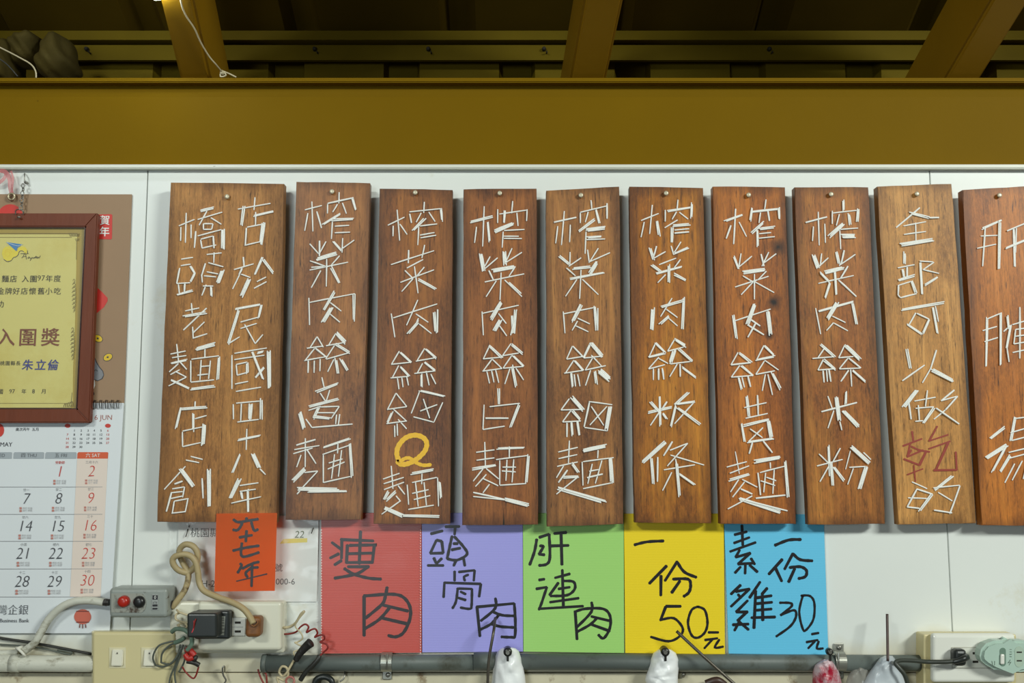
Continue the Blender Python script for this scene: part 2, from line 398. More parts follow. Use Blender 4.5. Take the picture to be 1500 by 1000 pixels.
def character(board, s, win, label=None):
    st = strokes(s, win)
    cx = sum((q[0]+q[2])/2 for q in st)/len(st); cy = sum((q[1]+q[3])/2 for q in st)/len(st)
    ch = empty('character', P(cx, cy, FRONT), board)
    for i, (x1, y1, x2, y2, n) in enumerate(st):
        l = math.hypot(x2-x1, y2-y1) or 1; nx, ny = -(y2-y1)/l, (x2-x1)/l; tx, ty = (x2-x1)/l, (y2-y1)/l
        lift = .7 + .5*(i % 3)
        if n < 1.4: offs, w = [0], 2.4*n
        elif n < 1.75: offs, w = [-.75, .75], 2.3
        elif n < 2.3: offs, w = [-1.1, 1.1], 2.5
        elif n < 3.5: offs, w = [-1.9, 0, 1.9], 2.5
        else: offs, w = [-3, -1, 1, 3], 2.9
        for j, o in enumerate(offs):
            e0 = random.uniform(-2.5, 1.2) if len(offs) > 1 else 0; e1 = random.uniform(-2.5, 1.2) if len(offs) > 1 else 0
            k = random.uniform(-.35, .35) if len(offs) > 1 else 0
            stick(ch, x1+nx*(o+k)-tx*e0, y1+ny*(o+k)-ty*e0, x2+nx*(o-k)+tx*e1, y2+ny*(o-k)+ty*e1, w, lift+.15*j)
    return ch
def board(corners, wm, label, nail, nlabel, seed):
    r = random.Random(seed)
    TL, TR, BR, BL = corners
    def edge(a, b, n, j):
        return [(a[0]+(b[0]-a[0])*k/n + (r.uniform(-j, j) if k else 0), a[1]+(b[1]-a[1])*k/n + (r.uniform(-j, j) if k else 0)) for k in range(n)]
    pts = edge(TL, TR, 5, .3) + edge(TR, BR, 14, .45) + edge(BR, BL, 5, .35) + edge(BL, TL, 14, .45)
    e = empty('menu_board', P((BL[0]+BR[0])/2, BL[1], FRONT-8)); tag(e, label, 'menu board', 'wooden menu boards nailed in a row along the wall')
    bm = bmesh.new(); prism(bm, pts, FRONT-17, FRONT)
    bmesh.ops.bevel(bm, geom=[q for q in bm.edges if abs(q.verts[0].co.y-q.verts[1].co.y) < 1e-5], offset=.0011, segments=2, affect='EDGES')
    link('plank', bm, wm, e)
    bm = bmesh.new(); cyl(bm, nail[0], nail[1], 0.5, FRONT+3, 1.3, n=10); cyl(bm, nail[0], nail[1]-.5, FRONT+3, FRONT+6, 3.5, n=16, dome=1)
    n = link('nail', bm, nail_m, smooth=True); tag(n, nlabel, 'nail', 'nails the wooden boards hang from')
    return e
A1, A2, A3 = (420, 270, 5), (420, 430, 5), (420, 590, 5)
B1, B2, B3 = (660, 270, 5), (660, 430, 5), (660, 590, 5)
C1, C2, C3 = (905, 270, 5), (905, 430, 5), (905, 590, 5)
D1, D2, D3 = (1155, 270, 5), (1155, 430, 5), (1155, 590, 5)
E1, E2 = (1350, 270, 4), (1350, 530, 4)
F1, G1, H1 = (230, 280, 6.25), (220, 410, 5.556), (220, 580, 5.263)
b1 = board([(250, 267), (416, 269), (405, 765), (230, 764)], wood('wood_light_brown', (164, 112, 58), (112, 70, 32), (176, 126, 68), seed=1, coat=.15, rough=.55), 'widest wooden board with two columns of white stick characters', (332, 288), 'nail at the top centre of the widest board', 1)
for s, w in (
 ("267 198 260 472,200 318 345 258,218 328 216 455,312 305 312 430,385 187 520 150 2,372 260 598 192,458 180 385 312,492 243 590 303,425 298 425 350,425 298 512 298,512 298 500 350,425 350 500 350,355 365 343 518 1.2,372 410 590 352,605 350 603 535 2.4,400 445 412 522,400 440 515 410,515 410 522 522 1.3,412 522 542 492", F1),
 ("222 623 330 606,218 682 308 668,208 703 180 845 1.2,305 685 348 755 1.4,345 750 305 835 1.4,180 845 305 838,195 852 205 935,255 845 250 918 1.3,180 950 330 908 1.4,455 580 592 565,522 560 520 655,470 655 608 692,443 660 408 775 1.2,408 765 415 835,455 738 560 758,430 775 540 785,602 720 553 850 2.4,420 868 515 868,450 855 410 955,495 865 498 965 1.4", F1),
 ("335 188 342 270,285 252 400 228,270 298 460 265 2,460 228 270 408 1.2,345 380 350 475,350 430 443 340,345 475 465 437", G1),
 ("215 520 232 675,165 603 290 578,178 633 295 615,165 680 300 650 1.4,230 680 155 748,245 670 298 728,165 770 240 730,205 745 295 790,295 790 150 862,160 810 325 885 1.4,330 888 525 865 2,370 565 530 520 2.4,445 560 445 630,335 645 560 617,330 655 330 830,330 832 520 812,560 620 550 820 2,415 650 405 815,490 655 475 805,410 705 485 698,385 775 470 765", G1),
 ("347 40 345 90,245 100 435 85 2,238 80 198 252 1.6,332 128 332 272 1.6,345 175 435 150,250 270 400 238,248 275 250 390,250 390 390 358,418 215 405 378 2.4", H1),
 ("312 465 405 488,275 493 378 513", H1),
 ("272 540 108 720,235 560 335 700 2.4,188 678 250 655 1.3,170 715 265 700,165 740 125 890 1.3,265 700 250 780,165 745 255 735,160 790 250 770,185 810 170 905,185 810 292 790,292 785 270 895,165 903 275 890,400 632 408 788 1.2,452 565 455 850 2.4", H1),
 ("897 55 888 172,740 165 1040 112,787 135 767 310,805 135 780 318,875 228 1060 187 1.4,903 190 902 310,825 330 980 300,818 335 808 500 1.2,808 495 945 462,975 290 950 488 2.4", F1),
 ("790 602 797 690 1.2,705 718 885 665,780 705 750 765 1.3,760 755 692 895,770 760 855 790,850 795 770 965 2.4,965 607 893 768 1.5,965 615 1068 755 2,915 828 1000 785,888 890 1003 828", F1),
 ("690 237 895 200 1.6,905 205 880 318 1.6,735 343 885 302,722 240 635 520 1.8,635 520 728 462,735 395 868 353,768 362 855 518,855 518 917 443", G1),
 ("665 610 665 888,685 597 950 553,685 648 930 612,965 575 970 880 2.4,700 690 708 775,700 688 790 668,790 670 790 760 2,708 775 800 750,832 590 920 808 1.5,930 705 858 795 1.4,875 595 928 578 1.4,690 847 798 825,698 907 903 872", G1),
 ("640 62 642 178,662 55 850 38,703 58 698 190,775 60 768 185 3,672 200 838 180,850 15 848 180,863 30 863 182", H1),
 ("745 252 740 415,668 342 850 303 1.6", H1),
 ("692 450 630 600 1.4,790 445 845 560 3,845 560 890 605", H1),
 ("690 635 618 785 2.4,690 690 835 668,690 735 815 717,702 735 710 800 1.5,752 718 755 905 1.5,625 825 855 775", H1)):
    character(b1, s, w)
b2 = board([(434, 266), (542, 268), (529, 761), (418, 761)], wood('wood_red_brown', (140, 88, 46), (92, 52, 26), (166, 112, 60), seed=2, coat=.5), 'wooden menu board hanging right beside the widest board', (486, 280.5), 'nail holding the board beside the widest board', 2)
for s, w in (
 ("184 125 192 345,133 187 258 155,155 210 132 340,220 198 255 320 1.2,384 57 382 140,300 140 490 98 1.3,300 140 298 213,480 95 507 195 1.4,372 145 337 203,408 135 437 215,265 295 400 210 1.5,330 262 495 252 2,335 265 327 400,352 307 458 300,352 355 465 350", A1),
 ("168 435 235 510,240 412 240 525 1.3,288 418 240 505,342 418 400 485 1.4,410 393 405 500,495 407 400 475,218 550 365 505 3,388 522 320 598,170 560 300 605,168 628 450 570,180 608 290 600,293 545 290 748,250 630 180 757,322 600 385 722 2", A1),
 ("162 30 167 230,165 65 500 0,355 -22 265 130 2,318 65 400 128,330 100 262 215 2.4,318 150 390 210,485 5 488 190,500 0 495 205", A2),
 ("222 315 168 400,222 315 268 392,148 400 262 385,205 400 130 495,210 400 290 465 1.3,130 490 285 462,158 490 156 580 1.2,202 490 200 580,245 478 243 568,360 290 305 380,360 285 432 360 2.4,288 382 410 360,355 370 285 478,350 365 460 432 1.8,290 480 460 432,345 480 300 572,360 475 375 590 2.2,395 475 450 572 2.2", A2),
 ("257 612 275 690,213 720 380 657 2,245 728 285 790,315 705 290 785,155 830 388 768 2,160 855 250 825,240 822 195 915 2,240 830 385 825,385 825 325 915,225 872 350 872,195 900 320 915 2,95 870 128 988 3,140 918 185 980,185 980 483 955 1.1,365 885 358 955,388 882 378 958", A2),
 ("136 258 135 470,70 310 212 268 1.3,55 342 240 312,48 372 190 330,150 345 215 445,105 380 73 470,135 480 45 572 3,130 510 228 498,228 498 100 635,75 668 105 635,75 628 380 635 3,150 650 448 645 1.6,262 328 472 258 1.4,375 300 372 370,262 378 465 308,268 380 268 585,268 583 480 535,462 300 480 545 2,350 375 328 555,402 345 378 540,308 440 410 410,300 485 425 432", A3)):
    character(b2, s, w)
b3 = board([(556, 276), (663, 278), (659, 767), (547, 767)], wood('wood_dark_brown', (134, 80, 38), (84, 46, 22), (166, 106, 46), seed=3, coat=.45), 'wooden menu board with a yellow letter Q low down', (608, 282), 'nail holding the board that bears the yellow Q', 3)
for s, w in (
 ("808 185 827 412,740 300 863 240,780 303 778 380,828 290 882 367,1008 128 1003 210,898 202 1130 178,1130 175 1137 270 1.4,900 215 914 283 1.2,985 208 948 277,1040 203 1087 273,1015 245 922 340 2,975 305 1103 290,967 310 960 445,975 372 1083 353,980 392 1095 373", A1),
 ("893 480 890 577 1.2,1010 443 990 540,763 588 1080 485,880 613 1000 550,865 630 925 690,1008 605 945 680,935 600 962 797,832 718 1080 625,925 690 842 785,955 690 1095 770 2", A1),
 ("765 145 792 320,780 178 1103 75,960 45 878 232,945 148 1037 210,965 180 950 210,970 200 887 295 2,970 222 1060 292,1080 125 1090 285 2,1105 115 1103 285 1.3", A2),
 ("825 420 768 515,828 425 912 505 1.5,765 518 905 503,820 525 775 612,825 528 898 605 1.5,760 618 895 605,810 615 822 700,842 612 852 685,878 605 892 672,1010 400 955 490,1010 400 1095 472 1.6,945 495 1085 470,995 510 955 583,1000 495 1095 570 1.4,935 585 1090 565,987 585 987 680 1.4,1020 565 1043 672,1055 588 1092 662", A2),
 ("800 728 738 848,800 728 880 828,735 848 878 828,775 862 735 950 1.4,780 845 880 935,730 952 880 932,815 920 878 990,790 965 792 1050,808 950 812 1040,975 710 912 877,970 710 1160 752 1.4,1143 795 1078 940,928 902 1080 942,1000 770 1047 912,977 860 1103 812", A2),
 ("765 460 778 630,705 558 827 515,710 592 858 545,712 635 860 580,815 605 865 670,745 645 715 705 2,800 645 730 715 2,800 680 835 722,835 715 695 815,720 770 855 830 3,850 820 1120 825,850 830 1118 837,735 780 860 820,882 597 893 745,907 520 1073 488 2,990 515 988 595,918 583 1100 545,1105 545 1112 757,1120 570 1130 700 1.5,890 780 1078 748,942 575 963 757,1005 580 1023 750,918 663 1040 635,930 708 1052 678", A3)):
    character(b3, s, w)
bm = bmesh.new()
ribbon(bm, pen("828 428 808 385 812 330 845 278 890 246 950 236 1005 258 1026 300 1012 350 975 392 930 425 880 446 835 448 808 425:7.2,830 428 870 405 905 406 950 438 1000 456 1056 452:5.2", A3), 5, FRONT, .5, .1)
o = link('character', bm, yellow_paint, b3); o['label'] = 'yellow painted letter Q'
b4 = board([(679, 277), (786, 276), (788, 768), (677, 769)], wood('wood_chestnut', (138, 82, 40), (84, 44, 20), (168, 106, 50), seed=4, coat=.4), 'wooden menu board with a short split in its bottom edge', (732, 283), 'nail holding the board with the split bottom edge', 4)
for s, w in (
 ("246 160 235 455,148 277 318 232 2,190 310 176 428,272 278 286 422 1.4,455 122 447 212,345 182 345 283,357 218 560 188,398 183 390 290 1.4,560 182 557 268,485 208 494 305,313 350 462 285 2.4,392 338 542 330,385 345 378 463,390 380 500 380,390 396 523 397", B1),
 ("220 500 243 645 2.4,290 528 250 600,345 537 250 618,392 488 400 595 2.4,450 467 408 560,523 497 405 572,300 635 475 602 2.4,475 600 428 672,280 630 312 698 1.2,250 715 540 655,370 645 362 848,335 705 260 823,395 700 523 822,420 715 510 800 1.8", B1),
 ("230 130 240 305,232 145 500 85,375 55 295 190 3,350 145 408 220,370 185 318 275 2.4,358 235 412 310,450 150 455 295 1.5,475 110 465 290 2,440 305 485 115", B2),
 ("285 382 240 478,280 380 378 470 1.8,237 478 378 465,303 480 237 568,305 480 378 550,233 568 378 548,265 568 285 657,300 562 318 650,330 560 353 652,442 365 380 455,440 365 532 445 1.8,380 455 500 435,450 450 385 545,452 450 537 533 1.5,385 547 535 533,435 545 397 662,448 520 480 680 2,478 545 535 632", B2),
 ("345 693 350 810,358 693 358 810,285 828 508 803,245 812 237 995,505 805 435 985 2,255 912 425 912 1.3,237 995 397 970", B2),
 ("250 285 255 465,187 362 322 343,190 420 322 402,160 485 333 455 2,238 482 165 573,260 480 353 557,262 523 182 612,240 555 350 607,285 595 237 658,165 655 420 712 1.3,165 685 400 710,400 705 575 750 2.4,340 335 540 327 1.5,430 318 430 400,333 415 565 385,360 420 360 600,360 603 555 590,570 375 555 590 2,413 415 405 570,463 412 450 582,380 470 480 470,375 498 478 505", B3)):
    character(b4, s, w)
b5 = board([(800, 279), (907, 273), (913, 767), (801, 771)], wood('wood_greyed_brown', (146, 94, 50), (90, 54, 28), (180, 126, 66), seed=5, coat=.45), 'wooden menu board hanging crooked with its top right corner raised', (851, 286), 'nail holding the crooked board', 5)
for s, w in (
 ("833 195 812 445,757 278 922 242 1.3,785 305 770 432,877 295 872 423,1028 115 1035 185,950 205 1145 158,950 205 950 283,1145 138 1146 252 1.3,1008 200 987 277,1063 182 1092 290 1.4,1053 258 935 348 2,993 335 1130 318 2.4,992 345 985 508,995 390 1115 380 1.4,995 405 1132 400", B1),
 ("793 523 875 590 2,875 495 873 600,957 537 865 600,1003 478 1015 575,1082 467 1020 565,1168 500 1015 568,892 618 1035 603 2,1075 565 1015 660 2.4,848 612 915 670,862 695 1130 645 1.4,955 625 945 838,925 695 842 820,965 695 1083 808", B1),
 ("825 130 838 290,830 148 1060 100,955 75 885 210 1.5,965 85 905 200,930 180 1020 222,930 200 890 270,915 235 1010 280,1055 90 1070 275 2,1078 105 1078 270", B2),
 ("892 383 850 478,895 385 975 468 1.2,850 480 972 460,903 487 840 583,905 487 972 563 1.5,832 583 970 562,882 582 895 682 1.4,905 590 915 680,930 590 948 678,1027 362 972 472 1.5,1030 362 1112 462 2.4,975 472 1110 458,1040 470 988 557,1030 450 1105 530,985 560 1137 527,1025 560 988 673,1055 560 1070 668 1.8,1085 560 1168 630 4", B2),
 ("870 768 808 852,888 757 972 855 2.4,808 852 972 848,885 850 820 938,885 850 955 928 2,820 940 955 932,852 945 852 1050 1.2,885 940 893 1045 1.4,928 935 945 1048 1.4,1017 795 978 975 1.3,1012 790 1185 813,1170 815 1140 1000 2.4,980 980 1150 1005,1030 825 1122 965,1145 825 1020 962", B2),
 ("870 275 863 440,788 360 932 325,790 408 928 378,780 465 932 432,828 460 775 548,885 440 937 507 1.8,857 490 790 583 1.3,830 545 937 540 1.8,937 538 775 668,778 625 1110 728 2,790 620 1145 722 1.5,970 350 1143 312 3,1080 345 1077 405,970 430 1195 400,963 430 970 605,970 628 1180 585,1170 400 1182 585 3,1038 445 1005 592,1108 420 1060 590,1015 500 1085 488,1000 548 1115 520 1.3", B3)):
    character(b5, s, w)
b6 = board([(922, 273), (1030, 275), (1042, 766), (930, 765)], wood('wood_orange_brown', (156, 92, 26), (92, 48, 12), (190, 126, 40), seed=6, coat=.3), 'orange brown wooden board nailed above the yellow price sheet', (976, 283), 'nail holding the board above the yellow sheet', 6)
for s, w in (
 ("252 150 233 363,170 265 300 213,193 275 170 387,285 262 303 377 2,440 112 433 190,347 187 347 272,365 197 543 167 1.5,543 133 537 247 1.4,430 200 397 257,450 205 515 255,438 260 343 318,400 303 530 293 2,398 303 395 430 2,415 335 523 325,415 358 522 348 1.3", C1),
 ("233 460 262 555 1.8,283 452 262 530 1.2,350 492 265 540,390 450 408 515,462 420 412 500,517 463 408 510 1.6,302 588 427 540,245 588 312 637 2,458 550 412 612,273 655 470 603 1.5,372 590 375 727 2.2,350 660 292 720,408 655 502 705 2", C1),
 ("258 105 248 262 3,397 32 313 168,315 98 485 50 1.8,483 25 472 265 1.8,355 115 437 175,380 160 303 228 1.8,362 172 437 237", C2),
 ("277 360 230 460,275 360 350 435 1.5,225 465 350 435 1.5,300 465 225 550,300 475 368 512,225 552 345 520,260 548 260 632,298 548 298 632 1.3,325 545 337 628 1.3,415 335 365 420,415 332 500 380 1.5,425 345 500 395,365 422 485 390,415 415 382 512 2.4,445 405 547 495 1.8,385 515 547 495,435 515 380 608,455 515 457 608 1.2,465 535 572 615 1.6", C2),
 ("305 748 312 968 1.6,235 790 300 860 2,360 790 320 850 1.3,220 872 395 830 1.8,305 865 238 965,325 870 360 920 1.6,520 722 420 810 2,425 810 565 790 1.4,425 810 390 972 1.4,560 793 415 952,430 830 612 965 1.8", C2),
 ("350 285 180 435 2.4,245 405 260 592 2,292 395 290 577 1.2,400 282 335 387 1.3,382 347 512 295,512 295 362 462,385 382 632 455,422 410 440 500,430 440 452 685 1.8,337 490 565 453,395 507 327 642,450 520 570 605 1.6", C3)):
    character(b6, s, w)
b7 = board([(1044, 273), (1150, 274), (1166, 767), (1055, 767)], wood('wood_knotty', (162, 92, 32), (96, 50, 18), (182, 112, 40), seed=7, coat=.3, knots=[(tuple(P(1135, 443, FRONT)), .0115), (tuple(P(1127, 491, FRONT)), .0065), (tuple(P(1140, 362, FRONT)), .012)]), 'wooden menu board with dark round knots on its right side', (1097, 285.5), 'nail holding the knotty board', 7)
for s, w in (
 ("862 178 848 438 1.2,782 270 917 222 1.4,828 300 793 397 1.3,887 275 942 383,1085 110 1075 182,985 162 968 272 1.6,985 200 1185 180 1.4,1178 170 1183 255 1.4,1045 205 1033 283,1098 195 1110 268 1.3,1070 275 970 365 2,1030 328 1148 313 2,1022 330 1023 460 1.5,1035 362 1123 353,1032 395 1150 383", C1),
 ("848 525 887 625 1.5,902 505 885 610,982 525 875 615,1048 510 1070 600 1.3,1105 495 1055 600,1160 507 1070 575,918 645 1075 625 2.4,915 670 990 715,1088 635 1025 700,858 752 1105 673,1000 655 1000 842,990 715 903 808,1000 712 1145 793", C1),
 ("845 150 868 335 2,855 200 1120 112,1003 75 948 225 2.4,965 185 1042 237 1.3,948 228 1070 302 1.3,1010 215 952 320 1.3,1098 120 1118 305 2.4", C2),
 ("880 430 828 522,885 432 978 505 2,828 522 975 505 1.3,893 525 830 612,897 522 990 600 1.6,830 612 985 600,883 612 907 702 1.4,908 608 927 687,952 605 972 683 1.3,1070 378 1015 487,1070 380 1150 455 1.5,1012 487 1150 458 1.5,1075 490 1010 592,1075 488 1177 560,1010 592 1150 565,1080 590 1057 712,1098 590 1132 742,1127 575 1192 700 1.8", C2),
 ("943 745 960 902 2,1022 742 1028 888 1.3,925 835 1090 798,935 913 1098 877,905 945 930 1095 1.6,910 970 1110 920 2,1100 920 1125 1060 2.4,950 1088 1140 1060 1.4,968 990 1060 1055,1063 980 955 1085,985 1090 962 1172 1.3,1065 1080 1132 1165 1.3", C2),
 ("860 355 890 520 .8,797 470 945 430,820 515 962 460,812 568 965 520 2,885 560 825 652,910 560 1022 617,930 575 840 690,900 630 985 668 1.3,985 680 805 777,885 700 1195 800 3,900 705 1243 790 1.3,1000 430 1195 397 2.4,1115 435 1118 480,1040 510 1225 462,1025 510 1045 675 1.2,1225 425 1248 700 2.2,1010 698 1228 675 1.3,1082 510 1068 655,1145 485 1135 665,1088 545 1160 570,1045 570 1153 605", C3)):
    character(b7, s, w)
b8 = board([(1164, 274), (1272, 274), (1296.5, 767), (1184, 768)], wood('wood_warm_brown', (156, 92, 38), (94, 54, 22), (182, 122, 52), seed=8, coat=.3), 'wooden menu board above the bare wall right of the blue sheet', (1218, 284.5), 'nail holding the board right of the knotty one', 8)
for s, w in (
 ("217 200 224 447,125 280 283 238 1.3,182 308 175 415,265 288 270 428,402 117 402 200 1.4,320 193 320 290,325 210 500 190,510 175 503 285 2.2,372 218 350 302,440 212 452 297 1.8,405 285 295 385 2.4,380 330 510 320,375 335 382 475,385 370 483 370 1.4,385 387 493 387 1.5", D1),
 ("182 512 215 612 2.4,242 505 232 600,292 537 210 612,350 497 372 590 2,407 482 385 585 1.3,490 512 370 595,255 648 405 610 2.4,435 598 380 690 1.3,228 642 303 720 1.4,218 725 478 667,338 640 352 817 1.4,303 720 268 833 1.4,365 700 497 822 1.3", D1),
 ("198 105 235 297,215 130 472 60 1.5,360 60 285 185 2.4,465 60 502 235 2.2,320 165 417 212,330 212 278 270,330 215 435 273", D2),
 ("237 372 338 465 1.8,262 400 215 470,175 475 330 462,255 480 215 560,258 485 350 562 2,215 560 340 550,252 560 260 650 1.2,278 558 285 645,295 555 310 645 1.2,412 375 367 470,415 375 527 487 2.4,367 470 475 460,437 470 372 550,440 472 530 545 1.3,372 552 525 545,440 560 383 643 1.2,455 555 462 680,468 562 567 647 1.5", D2),
 ("287 750 320 840,350 755 372 935 2.4,422 718 418 815 1.4,240 865 502 797 1.3,332 855 288 985,375 935 390 1000,398 855 518 980 2.4", D2),
 ("292 308 303 545 1.5,222 373 292 440,380 330 325 430,208 462 397 413,293 465 230 577,310 440 325 600 1.8,325 462 405 567 1.8,453 350 418 487 .8,455 318 597 445 3,548 362 603 415,445 472 565 465,475 478 433 597 .9,573 460 518 630 2.4", D3)):
    character(b8, s, w)
b9 = board([(1285, 273), (1394, 269), (1430, 766), (1316, 768)], wood('wood_tan', (178, 124, 62), (128, 82, 36), (196, 144, 80), seed=9, coat=.25), 'tan wooden board with one dark red character among white ones', (1344, 284), 'nail holding the board with a red character', 9)
for s, w in (
 ("962 170 788 317 1.3,887 208 1030 245 2,1030 245 1103 243 1.3,842 305 1007 273,845 367 1007 345,820 443 1060 405 2.4,930 280 933 412", D1),
 ("848 495 850 590 1.8,800 612 923 588,835 615 845 680 1.4,868 605 868 680 1.3,797 705 922 667 2,805 735 803 812 1.2,810 738 900 710,900 705 935 800 2.2,803 812 820 830,820 830 938 800 1.2,965 560 978 808 1.5,960 562 1060 568,1065 570 985 625,985 625 1103 652,1103 672 990 743 1.4", D1),
 ("830 118 1140 65 2,1055 90 1092 297 1.5,1075 90 1098 205,932 140 880 232 1.2,940 145 1030 188 1.2,1030 188 985 292 1.4,865 222 980 300 1.6", D2),
 ("858 405 886 548,872 403 898 548,833 638 997 522 1.2,1083 412 1040 550 1.2,1040 550 980 653,1045 555 1207 640 2.4", D2),
 ("940 707 840 835 2.4,880 800 898 920 1.3,1017 707 1003 825,922 787 1078 758,930 840 1065 828,950 815 958 925,928 935 985 930,1070 830 985 950 2.2,1080 838 1250 955 1.3,1215 705 1117 785 1.3,1117 785 1238 750,1238 750 1150 850 1.3,1150 850 1065 920", D2),
 ("903 578 1015 628,938 630 1055 668 1.2,940 630 870 760 1.2,875 695 1030 700,867 762 960 772 1.2,1045 665 950 795,1057 670 967 790,1205 530 1065 643 2,1060 622 1255 602,1255 605 1215 720 1.2,1215 720 1180 812 1.2,1065 785 1198 805 1.2,1095 655 1200 718", D3)):
    character(b9, s, w)
bm = bmesh.new()
ribbon(bm, pen("905 208 915 280,838 315 978 262,893 290 872 390,900 318 960 345 1035 358,870 395 985 345,1010 352 960 455:3.6,845 410 960 455,870 390 900 345:3,870 525 985 482:2.2,918 455 930 575:2.2,1090 170 1030 280,1030 278 1170 232:2.2,1030 335 1185 280:2.4,1170 292 1080 490:3.6,1065 492 1230 490:3.2,1225 358 1233 492:3", D3), 2.8, FRONT, .4, .05)
o = link('character', bm, red_paint, b9); o['label'] = 'dark red painted character'
b10 = board([(1410, 278), (1517, 272), (1556, 770), (1438, 769)], wood('wood_orange_red', (172, 100, 34), (118, 64, 22), (188, 116, 42), seed=10, coat=.3), 'wooden board above the right wall socket, larger characters', (1465, 286), 'nail holding the board above the right socket', 10)
for s, w in (
 ("353 260 475 207 1.6,372 250 357 480 1.2,457 215 453 498 2.2,345 303 455 298,325 375 437 350,500 273 610 227 1.2,540 260 545 490 1.6,555 255 550 400,487 378 640 312 1.5", E1),
 ("383 780 378 1065 1.5,380 790 470 752,463 755 462 1065 1.6,357 857 442 832,368 922 447 897,502 768 510 845 1.4,480 862 522 825,522 820 498 960 1.5,500 960 512 1040,575 718 575 1020 1.3,532 822 640 790,550 850 540 935,550 850 640 838,540 935 640 918,550 890 640 878,533 985 650 960,632 850 640 1030", E1),
 ("400 450 492 378 2,380 563 500 485 2.4,500 485 412 645 1.4,548 325 520 468 2,545 332 640 320,520 415 640 380,530 460 640 432,640 322 630 435,510 530 670 492,520 545 462 640 2,510 565 680 520,680 522 650 690 1.5,545 595 487 708,590 578 530 693,620 590 595 685", E2)):
    character(b10, s, w)
# small split at the foot of board 4
bm = bmesh.new(); flat(bm, [(736.5, 768.7), (739, 768.7), (738.3, 758), (737.8, 744), (737.4, 757)], FRONT+.25); o = link('split', bm, dark_m, b4)

# ================================================================== CORRUGATED PRICE SHEETS
R1 = (460, 740, 3.846); R2 = (740, 740, 3.846); R3 = (1020, 740, 3.846); R4 = (300, 745, 8)
def sheet(x0, x1, yt, yb0, yb1, col, d, label, chars, m=None, sk=0):
    e = empty('price_sheet', P((x0+x1)/2, yb0, d)); tag(e, label, 'price sign', 'coloured corrugated plastic sheets in a row under the boards')
    bm = bmesh.new(); prism(bm, [(x0, yt), (x1, yt), (x1+sk, yb1), (x0+sk, yb0)], d-3, d)
    link('sheet', bm, m or coroplast('corrugated_' + label.split()[0], col), e)
    for s, w, wd in chars:
        bm = bmesh.new(); ribbon(bm, pen(s, w), wd*1.34, d, .3, .02); link('character', bm, ink, e)
    return e
er = sheet(470.5, 617.5, 751, 957, 955.5, (200, 76, 64), 6, 'red corrugated plastic sheet in a clear glossy sleeve with black characters', (
 ("262 145 255 330,150 192 335 200,157 190 155 300,100 208 150 245,90 297 140 272,115 335 155 310,188 222 183 325,200 225 345 222 335 225,340 222 328 325,188 272 325 268,180 322 330 320,190 345 310 345,305 345 240 385 115 410,170 355 220 385 300 408 378 415", R1, 3.4),
 ("282 510 282 735,280 510 430 500 500 515 540 570 540 640 505 715 460 740 418 732,412 460 400 520 380 560 290 635,385 560 530 595,430 570 370 640 285 695,375 632 530 668", R1, 3.6)), sk=0)
bm = bmesh.new()   # clear sleeve: a wavy transparent film over the red sheet
sleeve = mat('clear_sleeve', (255, 225, 225), .12, alpha=.02, bump=.5, bscale=30, spec=.8)
n = 16
g = [[bm.verts.new(P(469.5+148*i/n, 770+187*j/n, 7.2 + .5*math.sin(i*.9+j*.4) + .4*math.sin(j*1.3))) for i in range(n+1)] for j in range(n+1)]
for j in range(n):
    for i in range(n): bm.faces.new((g[j][i], g[j][i+1], g[j+1][i+1], g[j+1][i]))
link('sleeve', bm, sleeve, er, smooth=True)
bm = bmesh.new()
for k in range(46): flat(bm, [(470.5, 775+k*4), (471.8, 775+k*4), (471.8, 777+k*4), (470.5, 777+k*4)], 7.9); flat(bm, [(615.4, 775+k*4), (616.6, 775+k*4), (616.6, 777+k*4), (615.4, 777+k*4)], 7.9)
link('sleeve_seam', bm, mat('seam_white', (240, 200, 195), .4), er)
sheet(618, 765.5, 751, 955, 954, (163, 160, 232), 5, 'purple corrugated plastic sheet with three black characters', (
 ("658 160 725 143,740 120 820 118,795 122 792 165,690 195 655 270 ,655 270 728 268,728 268 720 202,690 195 720 202,675 295 688 325,720 298 688 330,640 338 730 338,778 172 765 230 750 300,750 300 805 308 862 275 840 230 790 175,785 215 810 215,775 250 825 240,800 310 787 340,843 300 850 340", R1, 3.1),
 ("792 370 792 425,815 375 905 365,905 365 900 425,850 425 846 402 870 390,735 432 730 518,735 435 940 442,940 442 930 515,810 465 800 540 780 580,815 468 890 470,890 470 888 560 878 582 825 575,825 485 855 500,812 520 855 533", R1, 2.8),
 ("918 570 935 738,915 572 1128 552,1128 552 1134 640 1132 735 1110 742 1055 740,1022 522 1020 580 940 650,1010 600 1060 618 1125 622,1045 610 1000 665 935 700,1000 668 1050 682 1125 687", R1, 3.1)), sk=.6)
sheet(766, 913.5, 751.5, 954, 956, (164, 216, 118), 5, 'green corrugated plastic sheet with three black characters', (
 ("178 190 165 260 138 335,192 180 248 162,248 162 252 290 235 330 190 338,195 228 215 232 190 275,190 275 222 278,275 158 345 152,315 158 320 335,260 228 358 225", R2, 3.2),
 ("190 420 222 415,175 470 235 460,235 460 205 550 190 588,190 582 440 567,280 408 365 385,322 362 328 565,300 435 250 505,330 425 385 430 392 470 350 505 255 510,300 470 365 460,252 545 415 522", R2, 3.0),
 ("395 600 405 755,390 600 450 582 550 582 590 620 590 690 555 748 525 728,487 545 485 600 405 685,485 625 590 650,520 630 480 670 405 712,480 668 590 708", R2, 3.1)), sk=.8)
